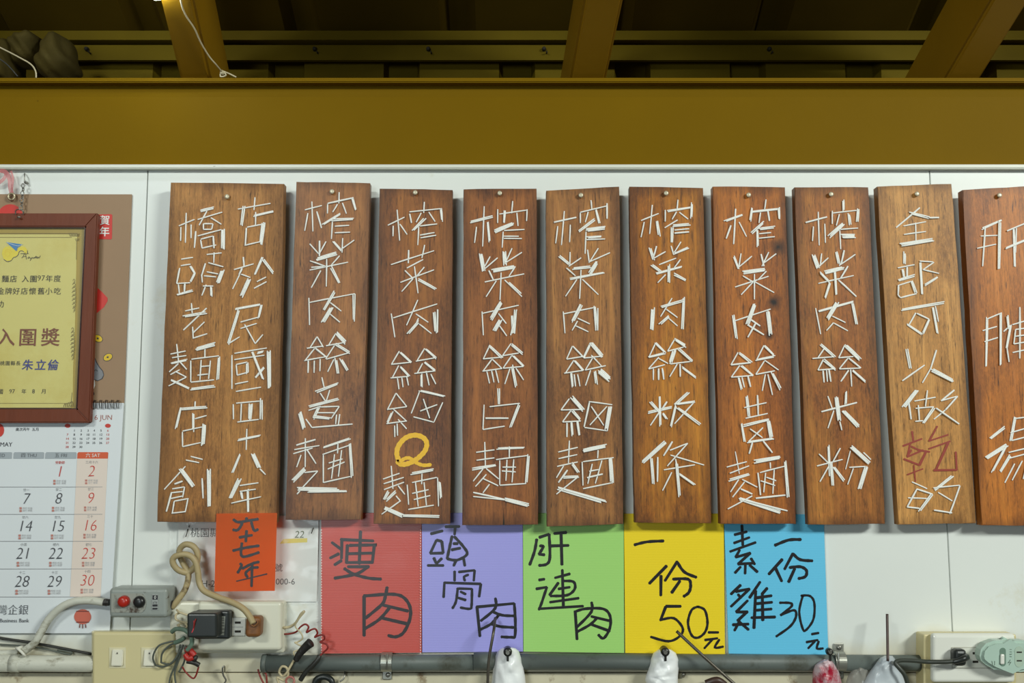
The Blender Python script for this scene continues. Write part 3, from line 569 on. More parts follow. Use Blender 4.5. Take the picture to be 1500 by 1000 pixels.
sheet(914, 1060, 752, 956, 958, (243, 214, 36), 5, 'yellow corrugated plastic sheet with a price of 50', (
 ("728 222 800 205 893 200", R2, 3.2),
 ("910 340 812 440,878 395 877 508,970 315 900 425,970 320 1010 375 1078 405,945 415 1030 415 1045 450 1035 490 1005 513,985 425 938 492", R2, 3.3),
 ("905 568 990 568,905 570 875 648,875 645 950 635 1000 690 985 735 920 765 820 740:3.8", R2, 3.2),
 ("1085 570 1050 590 1030 660 1050 730 1085 745 1125 715 1140 660 1125 590 1085 570", R2, 2.8),
 ("68 715 125 715,48 758 120 748,95 750 45 805,130 755 105 800 152 795", R3, 2.7)), sk=2)
sheet(1060.5, 1206.5, 753, 957, 959, (104, 198, 236), 5, 'blue corrugated plastic sheet with a price of 30', (
 ("257 112 262 225,215 165 285 148,212 212 300 180,190 260 335 208,245 250 222 292,222 292 305 268,305 268 235 330,235 330 325 325,308 298 330 332,277 330 275 385,250 345 218 380,300 335 345 375", R3, 3.0),
 ("250 448 195 500,222 485 300 470,300 470 195 570,235 500 252 522,290 535 225 600,225 600 290 600,285 600 232 650,205 672 295 668,245 650 215 705,245 658 295 700,360 430 300 520,335 480 325 692,400 465 370 500,340 520 425 508,340 553 428 545,340 590 425 583,310 632 445 628,372 495 375 648", R3, 3.2),
 ("442 225 520 195 590 192", R3, 3.4),
 ("485 303 408 388,445 350 482 428,545 270 497 360,545 272 585 305 655 312,525 350 585 345 620 365 615 400 575 412,555 355 520 432", R3, 3.3),
 ("470 548 530 550 535 570 475 618,475 618 550 590 562 625 530 680 450 738", R3, 2.8),
 ("600 508 580 600 600 695 620 700 660 640 665 550 640 510 590 508", R3, 2.6),
 ("650 725 690 718,620 770 685 758,668 765 630 805,690 765 680 805 715 805", R3, 2.7)), sk=7)

# ================================================================== ORANGE CARD and LICENCE PAPER
e = empty('price_card', P(358, 866, FRONT+1)); tag(e, 'bright orange paper card with four black brush characters taped to the widest board', 'paper sign')
bm = bmesh.new(); d = FRONT+2.5
n = 8; pts = [(317, 752), (406, 751), (402.5, 865), (314, 866)]
g = []
for j in range(n+1):
    row = []
    for i in range(n+1):
        u_, v_ = i/n, j/n
        x = (pts[0][0]*(1-u_)+pts[1][0]*u_)*(1-v_) + (pts[3][0]*(1-u_)+pts[2][0]*u_)*v_
        y = (pts[0][1]*(1-u_)+pts[1][1]*u_)*(1-v_) + (pts[3][1]*(1-u_)+pts[2][1]*u_)*v_
        row.append(bm.verts.new(P(x, y, d + .25*math.sin(3*u_)*math.sin(4*v_))))
    g.append(row)
for j in range(n):
    for i in range(n): bm.faces.new((g[j][i], g[j][i+1], g[j+1][i+1], g[j+1][i]))
bmesh.ops.solidify(bm, geom=bm.faces[:], thickness=.0004)
link('card', bm, mat('orange_card', (255, 120, 58), .7, noise=.04, scale=40, bump=.1, bscale=60), e)
for s in ("490 105 488 150,335 125 390 155 500 140 625 120,440 165 415 215 380 250 330 245,545 155 560 210 582 255 625 240", "490 255 480 385,405 335 555 308", "330 490 480 455 635 432,435 400 425 530 470 560 635 510", "415 640 430 670 385 750,440 700 560 640 635 622,555 645 548 910,540 690 625 685,545 690 480 750 500 800,370 848 730 762:1.8"):
    bm = bmesh.new(); ribbon(bm, pen(s, R4), 4.0, d, .6, .02); link('character', bm, ink, e)
e = empty('licence_paper', P(360, 883, 6)); tag(e, 'white printed paper in a creased clear sleeve behind the orange card', 'paper')
paper = mat('white_paper', (226, 228, 224), .5, noise=.03, scale=20)
bm = bmesh.new(); prism(bm, [(262, 755), (467, 755), (464, 881), (258, 881)], 2, 3); link('paper', bm, paper, e)
film = mat('wrinkled_film', (244, 246, 244), .14, alpha=.13, bump=.9, bscale=22, spec=.9)
bm = bmesh.new(); n = 22; r = random.Random(3)
g = [[bm.verts.new(P(249+217*i/n, 755+129*j/n, 5 + .8*math.sin(i*.8+j*.5) + .8*math.sin(j*.9-i*.3) + r.uniform(0, .5))) for i in range(n+1)] for j in range(n+1)]
for j in range(n):
    for i in range(n): bm.faces.new((g[j][i], g[j][i+1], g[j+1][i+1], g[j+1][i]))
link('sleeve', bm, film, e, smooth=True)
pk = mat('grey_print', (60, 60, 60), .6)
text('桃園縣', 300, 781, 14, 3.3, pk, e); text('號', 408, 832, 12, 3.3, pk, e); text('H-2', 305, 855, 13, 3.3, pk, e); text('000-6', 418, 852, 12, 3.3, pk, e)
text('22', 438, 783, 14, 3.4, mat('green_print', (86, 100, 60), .6), e, shear=.2)
bm = bmesh.new(); flat(bm, [(415, 789), (450, 788), (450, 794), (410, 796)], 3.2); link('highlight', bm, mat('yellow_highlighter', (226, 208, 84), .6), e)
bm = bmesh.new(); tube(bm, [(275, 775, 5), (274, 780, 8), (272, 786, 7)], .7, 6); tube(bm, [(277, 769, 6), (276.6, 772, 7)], .6, 6); link('tie_wire', bm, dark_m, e)
bm = bmesh.new(); tube(bm, [(459, 773, 5), (457.5, 777, 8), (456, 781, 7)], .7, 6); link('tie_wire', bm, dark_m, e)

# ================================================================== CALENDAR
e = empty('wall_calendar', P(20, 926, 3)); tag(e, 'paper wall calendar with a brown header hanging behind the framed certificate', 'calendar')
kraft = mat('brown_header_card', (158, 128, 98), .6, noise=.05, scale=30)
pagem = mat('calendar_page', (224, 229, 232), .45, noise=.02, scale=10)
bm = bmesh.new(); prism(bm, [(-172, 284), (193, 284.5), (181.5, 590), (-186, 590)], 2, 4); link('header_card', bm, kraft, e)
bm = bmesh.new(); n = 14; rows = []
for j in range(n+1):
    v_ = j/n; y = 590 + 336*v_; xr = 181.5 - 21*v_; rows.append([bm.verts.new(P(-186 + (xr+186)*i/6 , y + (1.0*v_ if i else 2*v_), 5 + 3*math.sin(v_*2.8) + (.8*v_*i/6))) for i in range(7)])
for j in range(n):
    for i in range(6): bm.faces.new((rows[j][i], rows[j][i+1], rows[j+1][i+1], rows[j+1][i]))
link('page', bm, pagem, e)
def DP(y): v_ = (y-590)/336; return 5 + 3*math.sin(v_*2.8) + .8*v_ + .6
seal = mat('red_print', (206, 48, 38), .5); cw = mat('white_print', (236, 236, 230), .5); gp = mat('pale_grey_print', (150, 150, 152), .6)
dk = mat('dark_print', (62, 62, 68), .5); rd = mat('soft_red_print', (205, 62, 48), .5)
bm = bmesh.new(); flat(bm, [(144, 314), (163, 313.5), (164.5, 315), (164, 349), (162.5, 350.5), (143, 350)], 4.4); link('seal', bm, seal, e)
text('賀', 153.6, 323.5, 15.5, 4.8, cw, e, off=.15); text('年', 153, 340, 15.5, 4.8, cw, e, off=.25)
bm = bmesh.new(); flat(bm, rim(15, 318, 19, 19, 30), 4.4); link('printed_disc', bm, seal, e)
bm = bmesh.new(); flat(bm, [(120, 410), (138, 417), (150, 428), (157.5, 436), (157.5, 441), (152, 450), (140, 460), (120, 470)], 4.4); link('printed_diamond', bm, seal, e)
coin = mat('coin_print', (222, 186, 40), .5)
for cx, cy, a in ((143.5, 495.5, .45), (158, 523, -.5)):
    bm = bmesh.new(); flat(bm, rim(cx, cy, 7.4, 5.4, 24, rot=a), 4.4); link('coin_outline', bm, dk, e)
    bm = bmesh.new(); flat(bm, rim(cx, cy, 6.6, 4.6, 24, rot=a), 4.6); ribbon(bm, [], 1, 4) ; link('printed_coin', bm, coin, e)
    bm = bmesh.new(); flat(bm, rim(cx-.3, cy, 2, 1.6, 4, rot=a), 4.8); link('coin_hole', bm, dk, e)
greyp = mat('grey_animal_print', (128, 130, 134), .5)
bm = bmesh.new(); flat(bm, [(120, 515), (137, 519), (142, 530), (146, 537), (151, 543), (152.5, 549), (150, 555), (143, 558), (138, 556), (120, 560)], 4.4); link('animal_outline', bm, dk, e)
bm = bmesh.new(); flat(bm, [(120, 516.5), (136.4, 520), (141, 531), (145, 538), (150, 543.6), (151.5, 549), (149, 554), (143, 557), (138, 555), (120, 558)], 4.6); link('printed_animal', bm, greyp, e)
bm = bmesh.new(); flat(bm, [(120, 557), (138.5, 556), (139.5, 564), (136, 573), (120, 574)], 4.5); link('printed_belly', bm, cw, e)
bm = bmesh.new(); ribbon(bm, [[(137, 545), (140, 541.5), (143, 543.5)], [(136, 573), (138, 577), (134, 580)]], .9, 4.4, .4); link('animal_line', bm, dk, e)
wire = mat('black_binding_wire', (30, 30, 32), .4, metal=.5)
for k in range(6):
    x = 129.5 + k*8.4
    bm = bmesh.new(); tube(bm, [(x, 598, 8), (x-.4, 593, 12), (x, 588, 11), (x+.4, 586, 6)], .75, 6); tube(bm, [(x+2.3, 598, 8), (x+2.2, 593, 12), (x+2.4, 588, 11), (x+2.6, 586, 6)], .6, 6)
    bmo = link('binding_loop', bm, wire, e, smooth=True)
text('6 JUN', 151.5, 611.5, 10.5, DP(611), mat('rust_print', (170, 92, 74), .5), e, off=-.1)
text('5 MAY', 18, 651, 8.8, DP(651), dk, e, align='RIGHT')
text('歲次丙午  五月', 40, 629, 5.2, DP(629), dk, e)
bm = bmesh.new(); flat(bm, rim(-2, 630, 8, 10, 24), DP(630)); link('printed_disc', bm, rd, e)
for i, x in enumerate((99, 109, 119, 129, 138, 148, 158)):
    if i in (0, 6): bm = bmesh.new(); flat(bm, rim(x, 623.3, 4.2, 3, 16), DP(623)); link('day_dot', bm, rd, e)
    for rw in range(5):
        n_ = rw*7 + i + 0
        if 1 <= n_ <= 30: text(str(n_), x - .4*rw*.5, 630.5 + 6*rw, 4.6, DP(630+6*rw), rd if i in (0, ) or i == 6 else dk, e, name='small_date')
for x0, x1, t_, mm in ((-28, 17.5, '三 WED', 0), (20, 64.5, '四 THU', 0), (66.5, 112, '五 FRI', 0), (113.5, 158.5, '六 SAT', 1)):
    bm = bmesh.new(); flat(bm, [(x0+1.5, 662), (x1-1, 662), (x1, 663), (x1-.5, 671.5), (x0-.5, 671.5), (x0, 664)], DP(667)); link('day_tab', bm, mat('orange_tab', (216, 92, 52), .5) if mm else mat('grey_tab', (168, 176, 182), .5), e)
    text(t_, (x0+x1)/2, 667, 7, DP(667)+.5, cw if mm else mat('mid_grey', (110, 114, 118), .5), e, name='day_name')
bm = bmesh.new()
pc = [(113.5, 671.5), (158, 671.5)]
ys = [671.5, 713, 753, 792.5, 833, 874]
for a, b in zip(ys, ys[1:]):
    sl = lambda x, y: x - (y-671.5)*.052
    vs = [(sl(113, a), a, ), (sl(158, a), a), (sl(158, b), b), (sl(113, b), b)]
    bm.faces.new([bm.verts.new(P(x, y, DP(y)-.15)) for x, y in vs])
link('saturday_column', bm, mat('peach_print', (232, 216, 204), .5), e)
bm = bmesh.new()
for y in ys[1:]:
    for x0 in range(-180, 150, 30): flat(bm, [(x0, y-.4), (x0+30 if x0 < 140 else 150, y-.4), (x0+30 if x0 < 140 else 150, y+.3), (x0, y+.3)], DP(y)+.1)
link('row_line', bm, gp, e)
lun = {1: '勞動節', 2: '三月十六', 7: '廿一', 8: '廿二', 9: '廿三', 14: '廿八', 15: '廿九', 16: '三十', 21: '小滿', 22: '初六', 23: '初七', 28: '十二', 29: '十三', 30: '十四', 6: '二十', 13: '廿七', 20: '初四', 27: '十一'}
for n_, x, y in ((1, 87, 691), (2, 133.5, 690.5), (6, -12, 731), (7, 37.5, 731), (8, 85, 730.5), (9, 132, 730), (13, -14, 771), (14, 36, 771), (15, 83.5, 771), (16, 131, 770), (20, -16, 811), (21, 33.5, 811), (22, 81, 811), (23, 129, 811), (27, -18, 851), (28, 31.5, 852), (29, 79, 852), (30, 127, 850.5)):
    red_ = n_ in (1, 2, 9, 16, 23, 30)
    text(str(n_), x, y, 23, DP(y)+.2, rd if red_ else dk, e, name='date_numeral', shear=.17, off=-.42, sx=.92)
    text(lun[n_], x+1, y-13.5, 4.6, DP(y-13)+.2, rd if n_ == 1 else gp, e, name='lunar_date')
    bm = bmesh.new()
    for q in (0, 1): flat(bm, [(x-9, y+11.5+q*4), (x-5.7, y+11.5+q*4), (x-5.7, y+14.6+q*4), (x-9, y+14.6+q*4)], DP(y)+.3)
    link('print_mark', bm, mat('brick_print', (196, 132, 120), .5), e)
    text('祭祀 祈福\n出行 嫁娶', x+2.6, y+15, 3.3, DP(y)+.3, mat('faint_print', (182, 182, 184), .6), e, name='small_print')
text('臺灣企銀', 42, 894, 15, DP(894)+.2, mat('bank_print', (92, 96, 102), .5), e, align='RIGHT', off=-.1)
text('Taiwan Business Bank', 42.5, 908.8, 7.4, DP(909)+.2, mat('bank_print', (92, 96, 102), .5), e, align='RIGHT')
bm = bmesh.new(); flat(bm, rim(121, 903, 12.5, 11, 28), DP(903)+.2); link('printed_ornament', bm, mat('ornament_print', (204, 104, 84), .5), e)
bm = bmesh.new(); ribbon(bm, [[(112, 895), (130, 895)], [(112, 911), (130, 911)], [(121, 914), (121, 920)], [(117, 914), (116.4, 919)], [(125, 914), (125.6, 919)]], 1.4, DP(903)+.2, .3); link('ornament_line', bm, mat('ornament_dark', (120, 56, 48), .5), e)

# ================================================================== FRAMED CERTIFICATE
e = empty('framed_certificate', P(0, 619, 20)); tag(e, 'gold coloured certificate in a dark red brown frame overlapping the calendar', 'framed certificate')
fm = mat('frame_wood', (112, 54, 30), .5, noise=.2, scale=60, bump=.15, bscale=150, coat=.05, spec=.3, stretch=(1, 1, .2))
def bar(pts, d0=8, d1=20):
    t = bmesh.new(); prism(t, pts, d0, d1); bmesh.ops.bevel(t, geom=t.edges[:], offset=.0015, segments=2, affect='EDGES'); return link('frame_bar', t, fm, e)
LX = -250
bar([(LX, 312), (143, 312), (125, 332), (LX+20, 332)]); bar([(143, 312), (131, 619), (112.5, 599), (125, 332)])
bar([(131, 619), (LX-10, 619), (LX+10, 599), (112.5, 599)]); bar([(LX-10, 619), (LX, 312), (LX+20, 332), (LX+10, 599)])
bm = bmesh.new()
for a, b, c, d_ in (((LX+20, 332), (125, 332), (123.6, 333.6), (LX+20, 333.6)), ((125, 332), (112.5, 599), (111.1, 597.6), (123.6, 333.6)), ((112.5, 599), (LX+10, 599), (LX+10, 597.6), (111.1, 597.6))):
    prism(bm, [a, b, c, d_], 8, 17)
link('inner_lip', bm, mat('dark_lip', (62, 28, 18), .35), e)
gold = mat('gold_band', (168, 142, 48), .45, noise=.1, scale=40)
bm = bmesh.new(); prism(bm, [(LX+20, 333), (124, 333), (112, 598), (LX+10, 598)], 11, 12.5); link('mount', bm, gold, e)
cert = mat('pale_gold_paper', (214, 202, 118), .5, noise=.05, scale=14, dirt=(200, 178, 78), dirt_lo=.5, dirt_hi=.75, dscale=5)
bm = bmesh.new(); prism(bm, [(LX+20, 343), (113, 343), (111, 420), (110, 470), (107, 540), (106.5, 588), (104, 597), (LX+10, 597)], 12, 13.4); link('certificate', bm, cert, e)
D_ = 13.7
og = mat('ornament_gold', (128, 112, 52), .5); tk = mat('certificate_black', (52, 46, 28), .5); br = mat('certificate_brown', (122, 62, 26), .5); bl = mat('certificate_blue', (48, 56, 128), .5)
bm = bmesh.new(); ribbon(bm, [[(LX+20, 347.5), (105, 347.5)], [(LX+20, 341.6), (104, 341.6)], [(LX+20, 590.5), (100, 590.5)], [(LX+20, 597), (104, 597)], [(112.3, 352), (111.8, 380)], [(105.7, 575), (104, 592)]], .7, D_, .1)
link('border_line', bm, og, e)
def scroll(x, y0, y1, n):
    bm = bmesh.new(); pl = []
    for k in range(n):
        y = y0 + (y1-y0)*k/(n-1)
        rr_ = 2.2*math.sin(math.pi*(k+.7)/(n+.4)) + 1
        pl.append([(x-rr_, y), (x-rr_*.3, y-2.4), (x+rr_*.8, y-.8), (x+rr_*.4, y+1.8), (x-rr_*.6, y+2.2)])
        pl.append([(x+rr_, y+2), (x, y+4), (x-rr_*.9, y+5)])
    ribbon(bm, pl, .75, D_, .1); link('scroll_ornament', bm, og, e)
scroll(108.5, 411, 452, 8); scroll(106.5, 482, 522, 8)
bm = bmesh.new(); ribbon(bm, [[(101+k*2.2, 341), (103+k*2.2, 346), (105+k*2.2, 341.5)] for k in range(6)] + [[(110, 350), (116, 349.6)], [(110.5, 352), (115.5, 351.6)]] + [[(93+k*2.6, 596), (95+k*2.6, 591-k*.9), (97+k*2.6, 595)] for k in range(5)], .8, D_, .1); link('scroll_ornament', bm, og, e)
def ct(s, xs, y, size, m, off=0):
    for ch, x in zip(s, xs): text(ch, x/7.143, y, size, D_+.3, m, e, name='printed_character', off=off)
ct('麵店入圍', (55, 140, 265, 350), 409, 11, tk, .05); text('97', 430/7.143, 407.5, 11.5, D_+.3, tk, e, off=-.1); ct('年度', (515, 600), 408.5, 11, tk)
ct('金牌好店懷舊小吃', (8, 90, 170, 255, 340, 430, 510, 600), 427, 11, tk)
text('功', 0.5, 446, 11, D_+.3, tk, e)
for ch, x in zip('入圍獎', (60, 290, 527)): text(ch, x/7.143, 495.7, 28, D_+.3, br, e, name='printed_character', off=.3)
ct('桃園縣長', (25, 80, 135, 190), 532.3, 7, tk)
for ch, x in zip('朱立倫', (285, 420, 550)): text(ch, x/7.143, 535.5, 16.5, D_+.3, bl, e, name='handwritten_character', off=.25, shear=.12)
ct('國', (5,), 573.8, 8, tk); text('97', 125/7.143, 573.2, 8.5, D_+.3, tk, e, off=-.05); ct('年', (250,), 573.5, 7.5, tk); text('8', 350/7.143, 573.2, 8.5, D_+.3, tk, e); ct('月', (458,), 573.5, 7.5, tk)
ly = mat('emblem_yellow', (228, 208, 60), .5); lb = mat('emblem_blue', (62, 128, 182), .5)
K = lambda pts: [(x/7.143, 340+y/7.143) for x, y in pts]
bm = bmesh.new(); flat(bm, K([(20, 225), (28, 180), (60, 150), (110, 148), (150, 180), (180, 200), (190, 170), (220, 150), (262, 152), (285, 185), (282, 225), (262, 230), (250, 205), (225, 192), (200, 205), (190, 235), (165, 258), (140, 265), (115, 295), (75, 303), (38, 280)]), D_+.2); link('emblem', bm, ly, e)
bm = bmesh.new(); ribbon(bm, [K([(250, 205), (225, 192), (200, 205), (190, 235), (165, 258), (140, 265), (115, 297), (75, 306), (40, 284)]), K([(285, 190), (287, 215), (275, 230)])], .8, D_, .3); link('emblem_shadow', bm, dk, e)
bm = bmesh.new(); ribbon(bm, [K([(60, 210), (80, 200), (105, 215), (100, 245), (70, 250), (52, 225), (60, 190), (100, 185), (125, 215)])], .5, D_, .35); link('emblem_line', bm, coin, e)
bm = bmesh.new(); flat(bm, K([(62, 102), (240, 128), (185, 160)]), D_+.5); flat(bm, K([(62, 102), (185, 160), (170, 198)]), D_+.52); link('emblem_plane', bm, lb, e)
bm = bmesh.new(); ribbon(bm, [K([(70, 106), (180, 142), (232, 130)])], .4, D_, .7); link('emblem_line', bm, cw, e)
bm = bmesh.new(); ribbon(bm, [K(q) for q in ([(215, 225), (300, 222)], [(262, 215), (240, 255), (225, 270)], [(265, 215), (278, 285)], [(240, 258), (275, 250)], [(290, 272), (300, 258), (310, 262), (300, 274), (290, 270)], [(312, 262), (322, 276), (335, 262)], [(330, 270), (315, 298)], [(340, 262), (345, 275), (358, 262), (362, 272)], [(365, 272), (378, 250), (384, 272)], [(370, 264), (384, 262)], [(390, 276), (396, 256), (406, 272), (422, 245)])], .7, D_, .2); link('emblem_lettering', bm, tk, e)
bm = bmesh.new(); prism(bm, [(LX+20, 333), (124, 333), (112, 598), (LX+10, 598)], 15.6, 16.2); link('glass', bm, mat('picture_glass', (245, 250, 250), .04, alpha=.02, spec=.5), e)
# hanger ring on frame, chain and ribbon
steel = mat('dull_steel', (150, 148, 140), .35, metal=.8, noise=.2, scale=80); bright = mat('bright_zinc', (170, 170, 160), .38, metal=.7)
bm = bmesh.new(); tube(bm, [(23, 314, 22), (23, 308.5, 24), (28, 306.5, 26), (34, 309, 24), (34, 314, 22)], .8, 8); tube(bm, [(25.5, 318, 25), (30, 318, 25)], 1.4, 8); link('hanger_ring', bm, steel, e, smooth=True)
bm = bmesh.new(); tube(bm, [(36, 254, 1), (36, 257, 10), (36.3, 266, 10), (37, 268, 8)], .8, 8); cyl(bm, 37, 266.5, 3, 9, 2.2, n=10)
o = link('wall_hook', bm, steel, smooth=True); tag(o, 'small steel wire hook above the certificate', 'hook')
ce = empty('hanging_chain', P(31, 308, 12)); tag(ce, 'short steel chain between the wire hook and the frame', 'chain')
for k in range(7):
    x = 33.5 - k*.5 + (1 if k % 2 else 0); y = 272 + k*5.4
    bm = bmesh.new(); dz = 1.8 if k % 2 else 0
    w_ = 2.6 if k % 2 == 0 else 1.2
    tube(bm, [(x-w_, y, 13), (x, y-3.4, 13+dz), (x+w_, y, 13), (x, y+3.4, 13+dz), (x-w_, y, 13)], .75, 6); link('link', bm, steel, ce, smooth=True)
bm = bmesh.new(); pink = mat('pink_ribbon', (214, 130, 132), .45, alpha=.75)
def strip(bm, pts, w, tw=0):
    pl = spline(pts, 5); prev = None
    for i, (x, y, dd) in enumerate(pl):
        a = pl[max(0, i-1)]; b = pl[min(len(pl)-1, i+1)]; tx, ty = b[0]-a[0], b[1]-a[1]; l = math.hypot(tx, ty) or 1
        nx, ny = -ty/l*w/2, tx/l*w/2; c = [bm.verts.new(P(x+nx, y+ny, dd)), bm.verts.new(P(x-nx, y-ny, dd + 1.5*math.sin(i*.7+tw)))]
        if prev: bm.faces.new((prev[0], prev[1], c[1], c[0]))
        prev = c
strip(bm, [(-16, 262, 8), (-4, 250, 10), (8, 252, 12), (14, 262, 12), (15, 274, 10), (17, 283, 9)], 6.5); strip(bm, [(9, 252, 9), (7, 260, 12), (-2, 268, 10), (-12, 270, 10)], 5, 1); strip(bm, [(16, 250, 14), (19, 262, 13), (17, 282, 11)], 3.2, 2)
o = link('ribbon', bm, pink, smooth=True); tag(o, 'thin pink ribbon looped through the brass eyelet at the top left', 'ribbon')
bm = bmesh.new(); tube(bm, [(17 + 4.6*math.cos(a_), 288 + 4.6*math.sin(a_), 9) for a_ in [k*math.pi/6 for k in range(13)]], 1.7, 8)
o = link('eyelet', bm, mat('brass_eyelet', (176, 164, 136), .3, metal=.7), smooth=True); tag(o, 'round metal eyelet at the end of the pink ribbon', 'eyelet')

# ================================================================== PIPES
pipe_m = mat('grey_conduit', (98, 106, 102), .5, noise=.1, scale=20, bump=.08, dirt=(70, 70, 58), dirt_lo=.55, dirt_hi=.7, dscale=14)
e = empty('conduit_pipe', P(870, 982, 12)); tag(e, 'long dark grey plastic conduit pipe under the coloured sheets', 'pipe')
bm = bmesh.new(); tube(bm, [(388, 971.5, 13), (700, 970, 13)], 11.2, 24, smooth=False); link('pipe', bm, pipe_m, e, smooth=True)
bm = bmesh.new(); tube(bm, [(694, 968.5, 13), (740, 968, 13)], 12.6, 24, smooth=False); link('coupling', bm, pipe_m, e, smooth=True)
bm = bmesh.new(); tube(bm, [(735, 968.5, 13), (1362, 971, 13)], 11.2, 24, smooth=False); link('pipe', bm, pipe_m, e, smooth=True)
bm = bmesh.new(); tube(bm, [(384, 971.5, 13), (391, 971.5, 13)], 12.3, 24, smooth=False); link('end_collar', bm, pipe_m, e, smooth=True); bm = bmesh.new(); tube(bm, [(1357, 970.5, 13), (1364, 970.5, 13)], 12.4, 24, smooth=False); link('end_collar', bm, pipe_m, e, smooth=True)
whp = mat('old_white_pipe', (204, 204, 190), .5, noise=.08, scale=25, bump=.15, dirt=(120, 112, 86), dirt_lo=.56, dirt_hi=.66, dscale=20, stretch=(.5, 1, 1))
e = empty('white_conduit', P(60, 984, 12)); tag(e, 'scuffed white conduit pipe running in from the left edge to the switch plate', 'pipe')
bm = bmesh.new(); tube(bm, [(-120, 970, 14), (140, 972, 14)], 11.2, 24, smooth=False); link('pipe', bm, whp, e, smooth=True)
bm = bmesh.new(); tube(bm, [(17, 971, 14), (30, 971, 14)], 12.4, 24, smooth=False); tube(bm, [(-120, 970.5, 14), (17, 971, 14)], 11.8, 24, smooth=False); link('coupling', bm, whp, e, smooth=True)
e = empty('thin_conduit', P(10, 960, 12)); tag(e, 'thinner grey white tube lying on top of the white conduit at left', 'pipe')
bm = bmesh.new(); tube(bm, [(-100, 957, 10), (-20, 956.5, 10), (26, 955, 10)], 3.8, 14); link('tube', bm, whp, e, smooth=True)
def saddle(cx, cy, label, up):
    e = empty('pipe_clamp', P(cx, cy+14, 5)); tag(e, label, 'pipe clamp', 'metal clamps holding the grey conduit')
    bm = bmesh.new()
    c = P(cx, cy, 13); r = 12.2/1000; w = 7.5/1000; n = 16; prev = None
    for k in range(n+1):
        a = math.pi/2 - math.pi*k/n
        ring = []
        for s in (-w, w):
            for rr in (r, r+.0012): ring.append(bm.verts.new((c.x+s, -.013 - rr*math.cos(a), c.z + rr*math.sin(a))))
        if prev:
            for i, j in ((0, 1), (1, 3), (3, 2), (2, 0)): bm.faces.new((prev[i], prev[j], ring[j], ring[i]))
        prev = ring
    link('strap', bm, bright, e)
    bm = bmesh.new(); tube(bm, [(cx-.2, cy-12, 26), (cx-.2, cy, 27.2), (cx-.2, cy+12, 26)], .9, 8, smooth=False); link('ridge', bm, steel, e)
    for sgn in ((1, -1) if up else (1,)):
        bm = bmesh.new(); y0 = cy + sgn*11.5; y1 = cy + sgn*26
        rbox(bm, cx-7, min(y0, y1), cx+7, max(y0, y1), 1, 3.5, 1, 2); link('lug', bm, bright, e)
        bm = bmesh.new(); cyl(bm, cx+1, cy + sgn*19.5, 3, 6, 3.4, n=16, dome=1.5); s_ = link('screw', bm, steel, e, smooth=True)
saddle(567, 969, 'shiny metal clamp on the grey conduit below the red sheet', False)
saddle(1229, 968, 'metal clamp on the grey conduit just right of the blue sheet', True)

# ================================================================== CONTROL BOX
grey = mat('grey_enamel', (146, 152, 146), .35, noise=.06, scale=30, bump=.1, dirt=(74, 58, 42), dirt_lo=.62, dirt_hi=.68, dscale=30)
e = empty('control_box', P(205, 907, 4)); tag(e, 'grey metal push button box with a red and a black button', 'control box')
bm = bmesh.new(); rbox(bm, 159.5, 861, 245, 904.5, 2, 42, 5, 4); link('housing', bm, grey, e, smooth=False)
bm = bmesh.new(); prism(bm, [(163, 869)] + rim(206, 883, 8, 14, 12, -math.pi/2, math.pi/2) + [(206, 897), (163, 897)], 42, 43.2); link('button_plate', bm, mat('stained_plate', (152, 154, 144), .4, dirt=(70, 54, 40), dirt_lo=.5, dirt_hi=.62, dscale=40), e)
bm = bmesh.new(); cyl(bm, 178.8, 881.5, 40, 52, 8.6, 7.6, n=28, dome=3); link('button', bm, mat('red_button', (176, 40, 26), .3), e, smooth=True)['label'] = 'red push button'
bm = bmesh.new(); cyl(bm, 202, 882, 40, 49, 9.2, 7.8, n=28, dome=3); link('button', bm, mat('black_button', (36, 36, 36), .3), e, smooth=True)['label'] = 'black push button'
bm = bmesh.new(); prism(bm, [(222.5, 870.5), (232, 870.5), (231.5, 893.5), (222.3, 893.5)], 42, 42.8); pl = link('name_plate', bm, mat('plate_silver', (176, 178, 172), .3, metal=.6), e)
bm = bmesh.new(); flat(bm, [(223.3, 871.5), (231, 871.5), (231, 878), (223.3, 878)], 43); flat(bm, [(223.3, 885), (230.7, 885), (230.7, 888), (223.3, 888)], 43); flat(bm, [(223.3, 890), (230.7, 890), (230.7, 892.5), (223.3, 892.5)], 43); ribbon(bm, [[(224.5, 881), (224.5, 884)], [(227, 880), (227, 884)], [(229.5, 881), (229.5, 884)]], .6, 43, .1); link('plate_print', bm, ink, e)
text('0', 227.2, 874.8, 6, 43.5, cw, e)
bm = bmesh.new(); tube(bm, [(151, 882, 22), (160, 882, 22)], 4.6, 12, smooth=False); tube(bm, [(154, 882, 22), (157, 882, 22)], 5.2, 8, smooth=False); link('cable_gland', bm, mat('dark_gland', (54, 50, 46), .5), e)
bm = bmesh.new(); tube(bm, [(244, 884, 22), (253, 886, 22)], 6.2, 12, smooth=False); tube(bm, [(251, 885.6, 22), (255, 886.4, 22)], 4, 12, smooth=False); link('cable_gland', bm, mat('dark_gland', (54, 50, 46), .5), e)
bm = bmesh.new(); tube(bm, [(152, 882, 22), (140, 880, 22), (125, 879, 22), (108, 881, 22), (90, 889, 22), (72, 906, 20), (60, 926, 20), (50, 942, 20), (34, 954, 18)], 5.4, 14, n=8)
o = link('flexible_cable', bm, whp, smooth=True); tag(o, 'thick dirty grey white cable curving from the control box down to the left', 'cable')
bm = bmesh.new(); tube(bm, [(24, 949.5, 16), (25, 949, 26), (31, 954, 28), (36, 959.5, 26), (36, 960, 12)], 1.9, 8); cyl(bm, 25.5, 950, 8, 28, 2.6, n=10)
o = link('cable_clip', bm, mat('clip_white', (222, 220, 206), .4), smooth=True); tag(o, 'small white clip holding the end of the curving cable', 'cable clip')
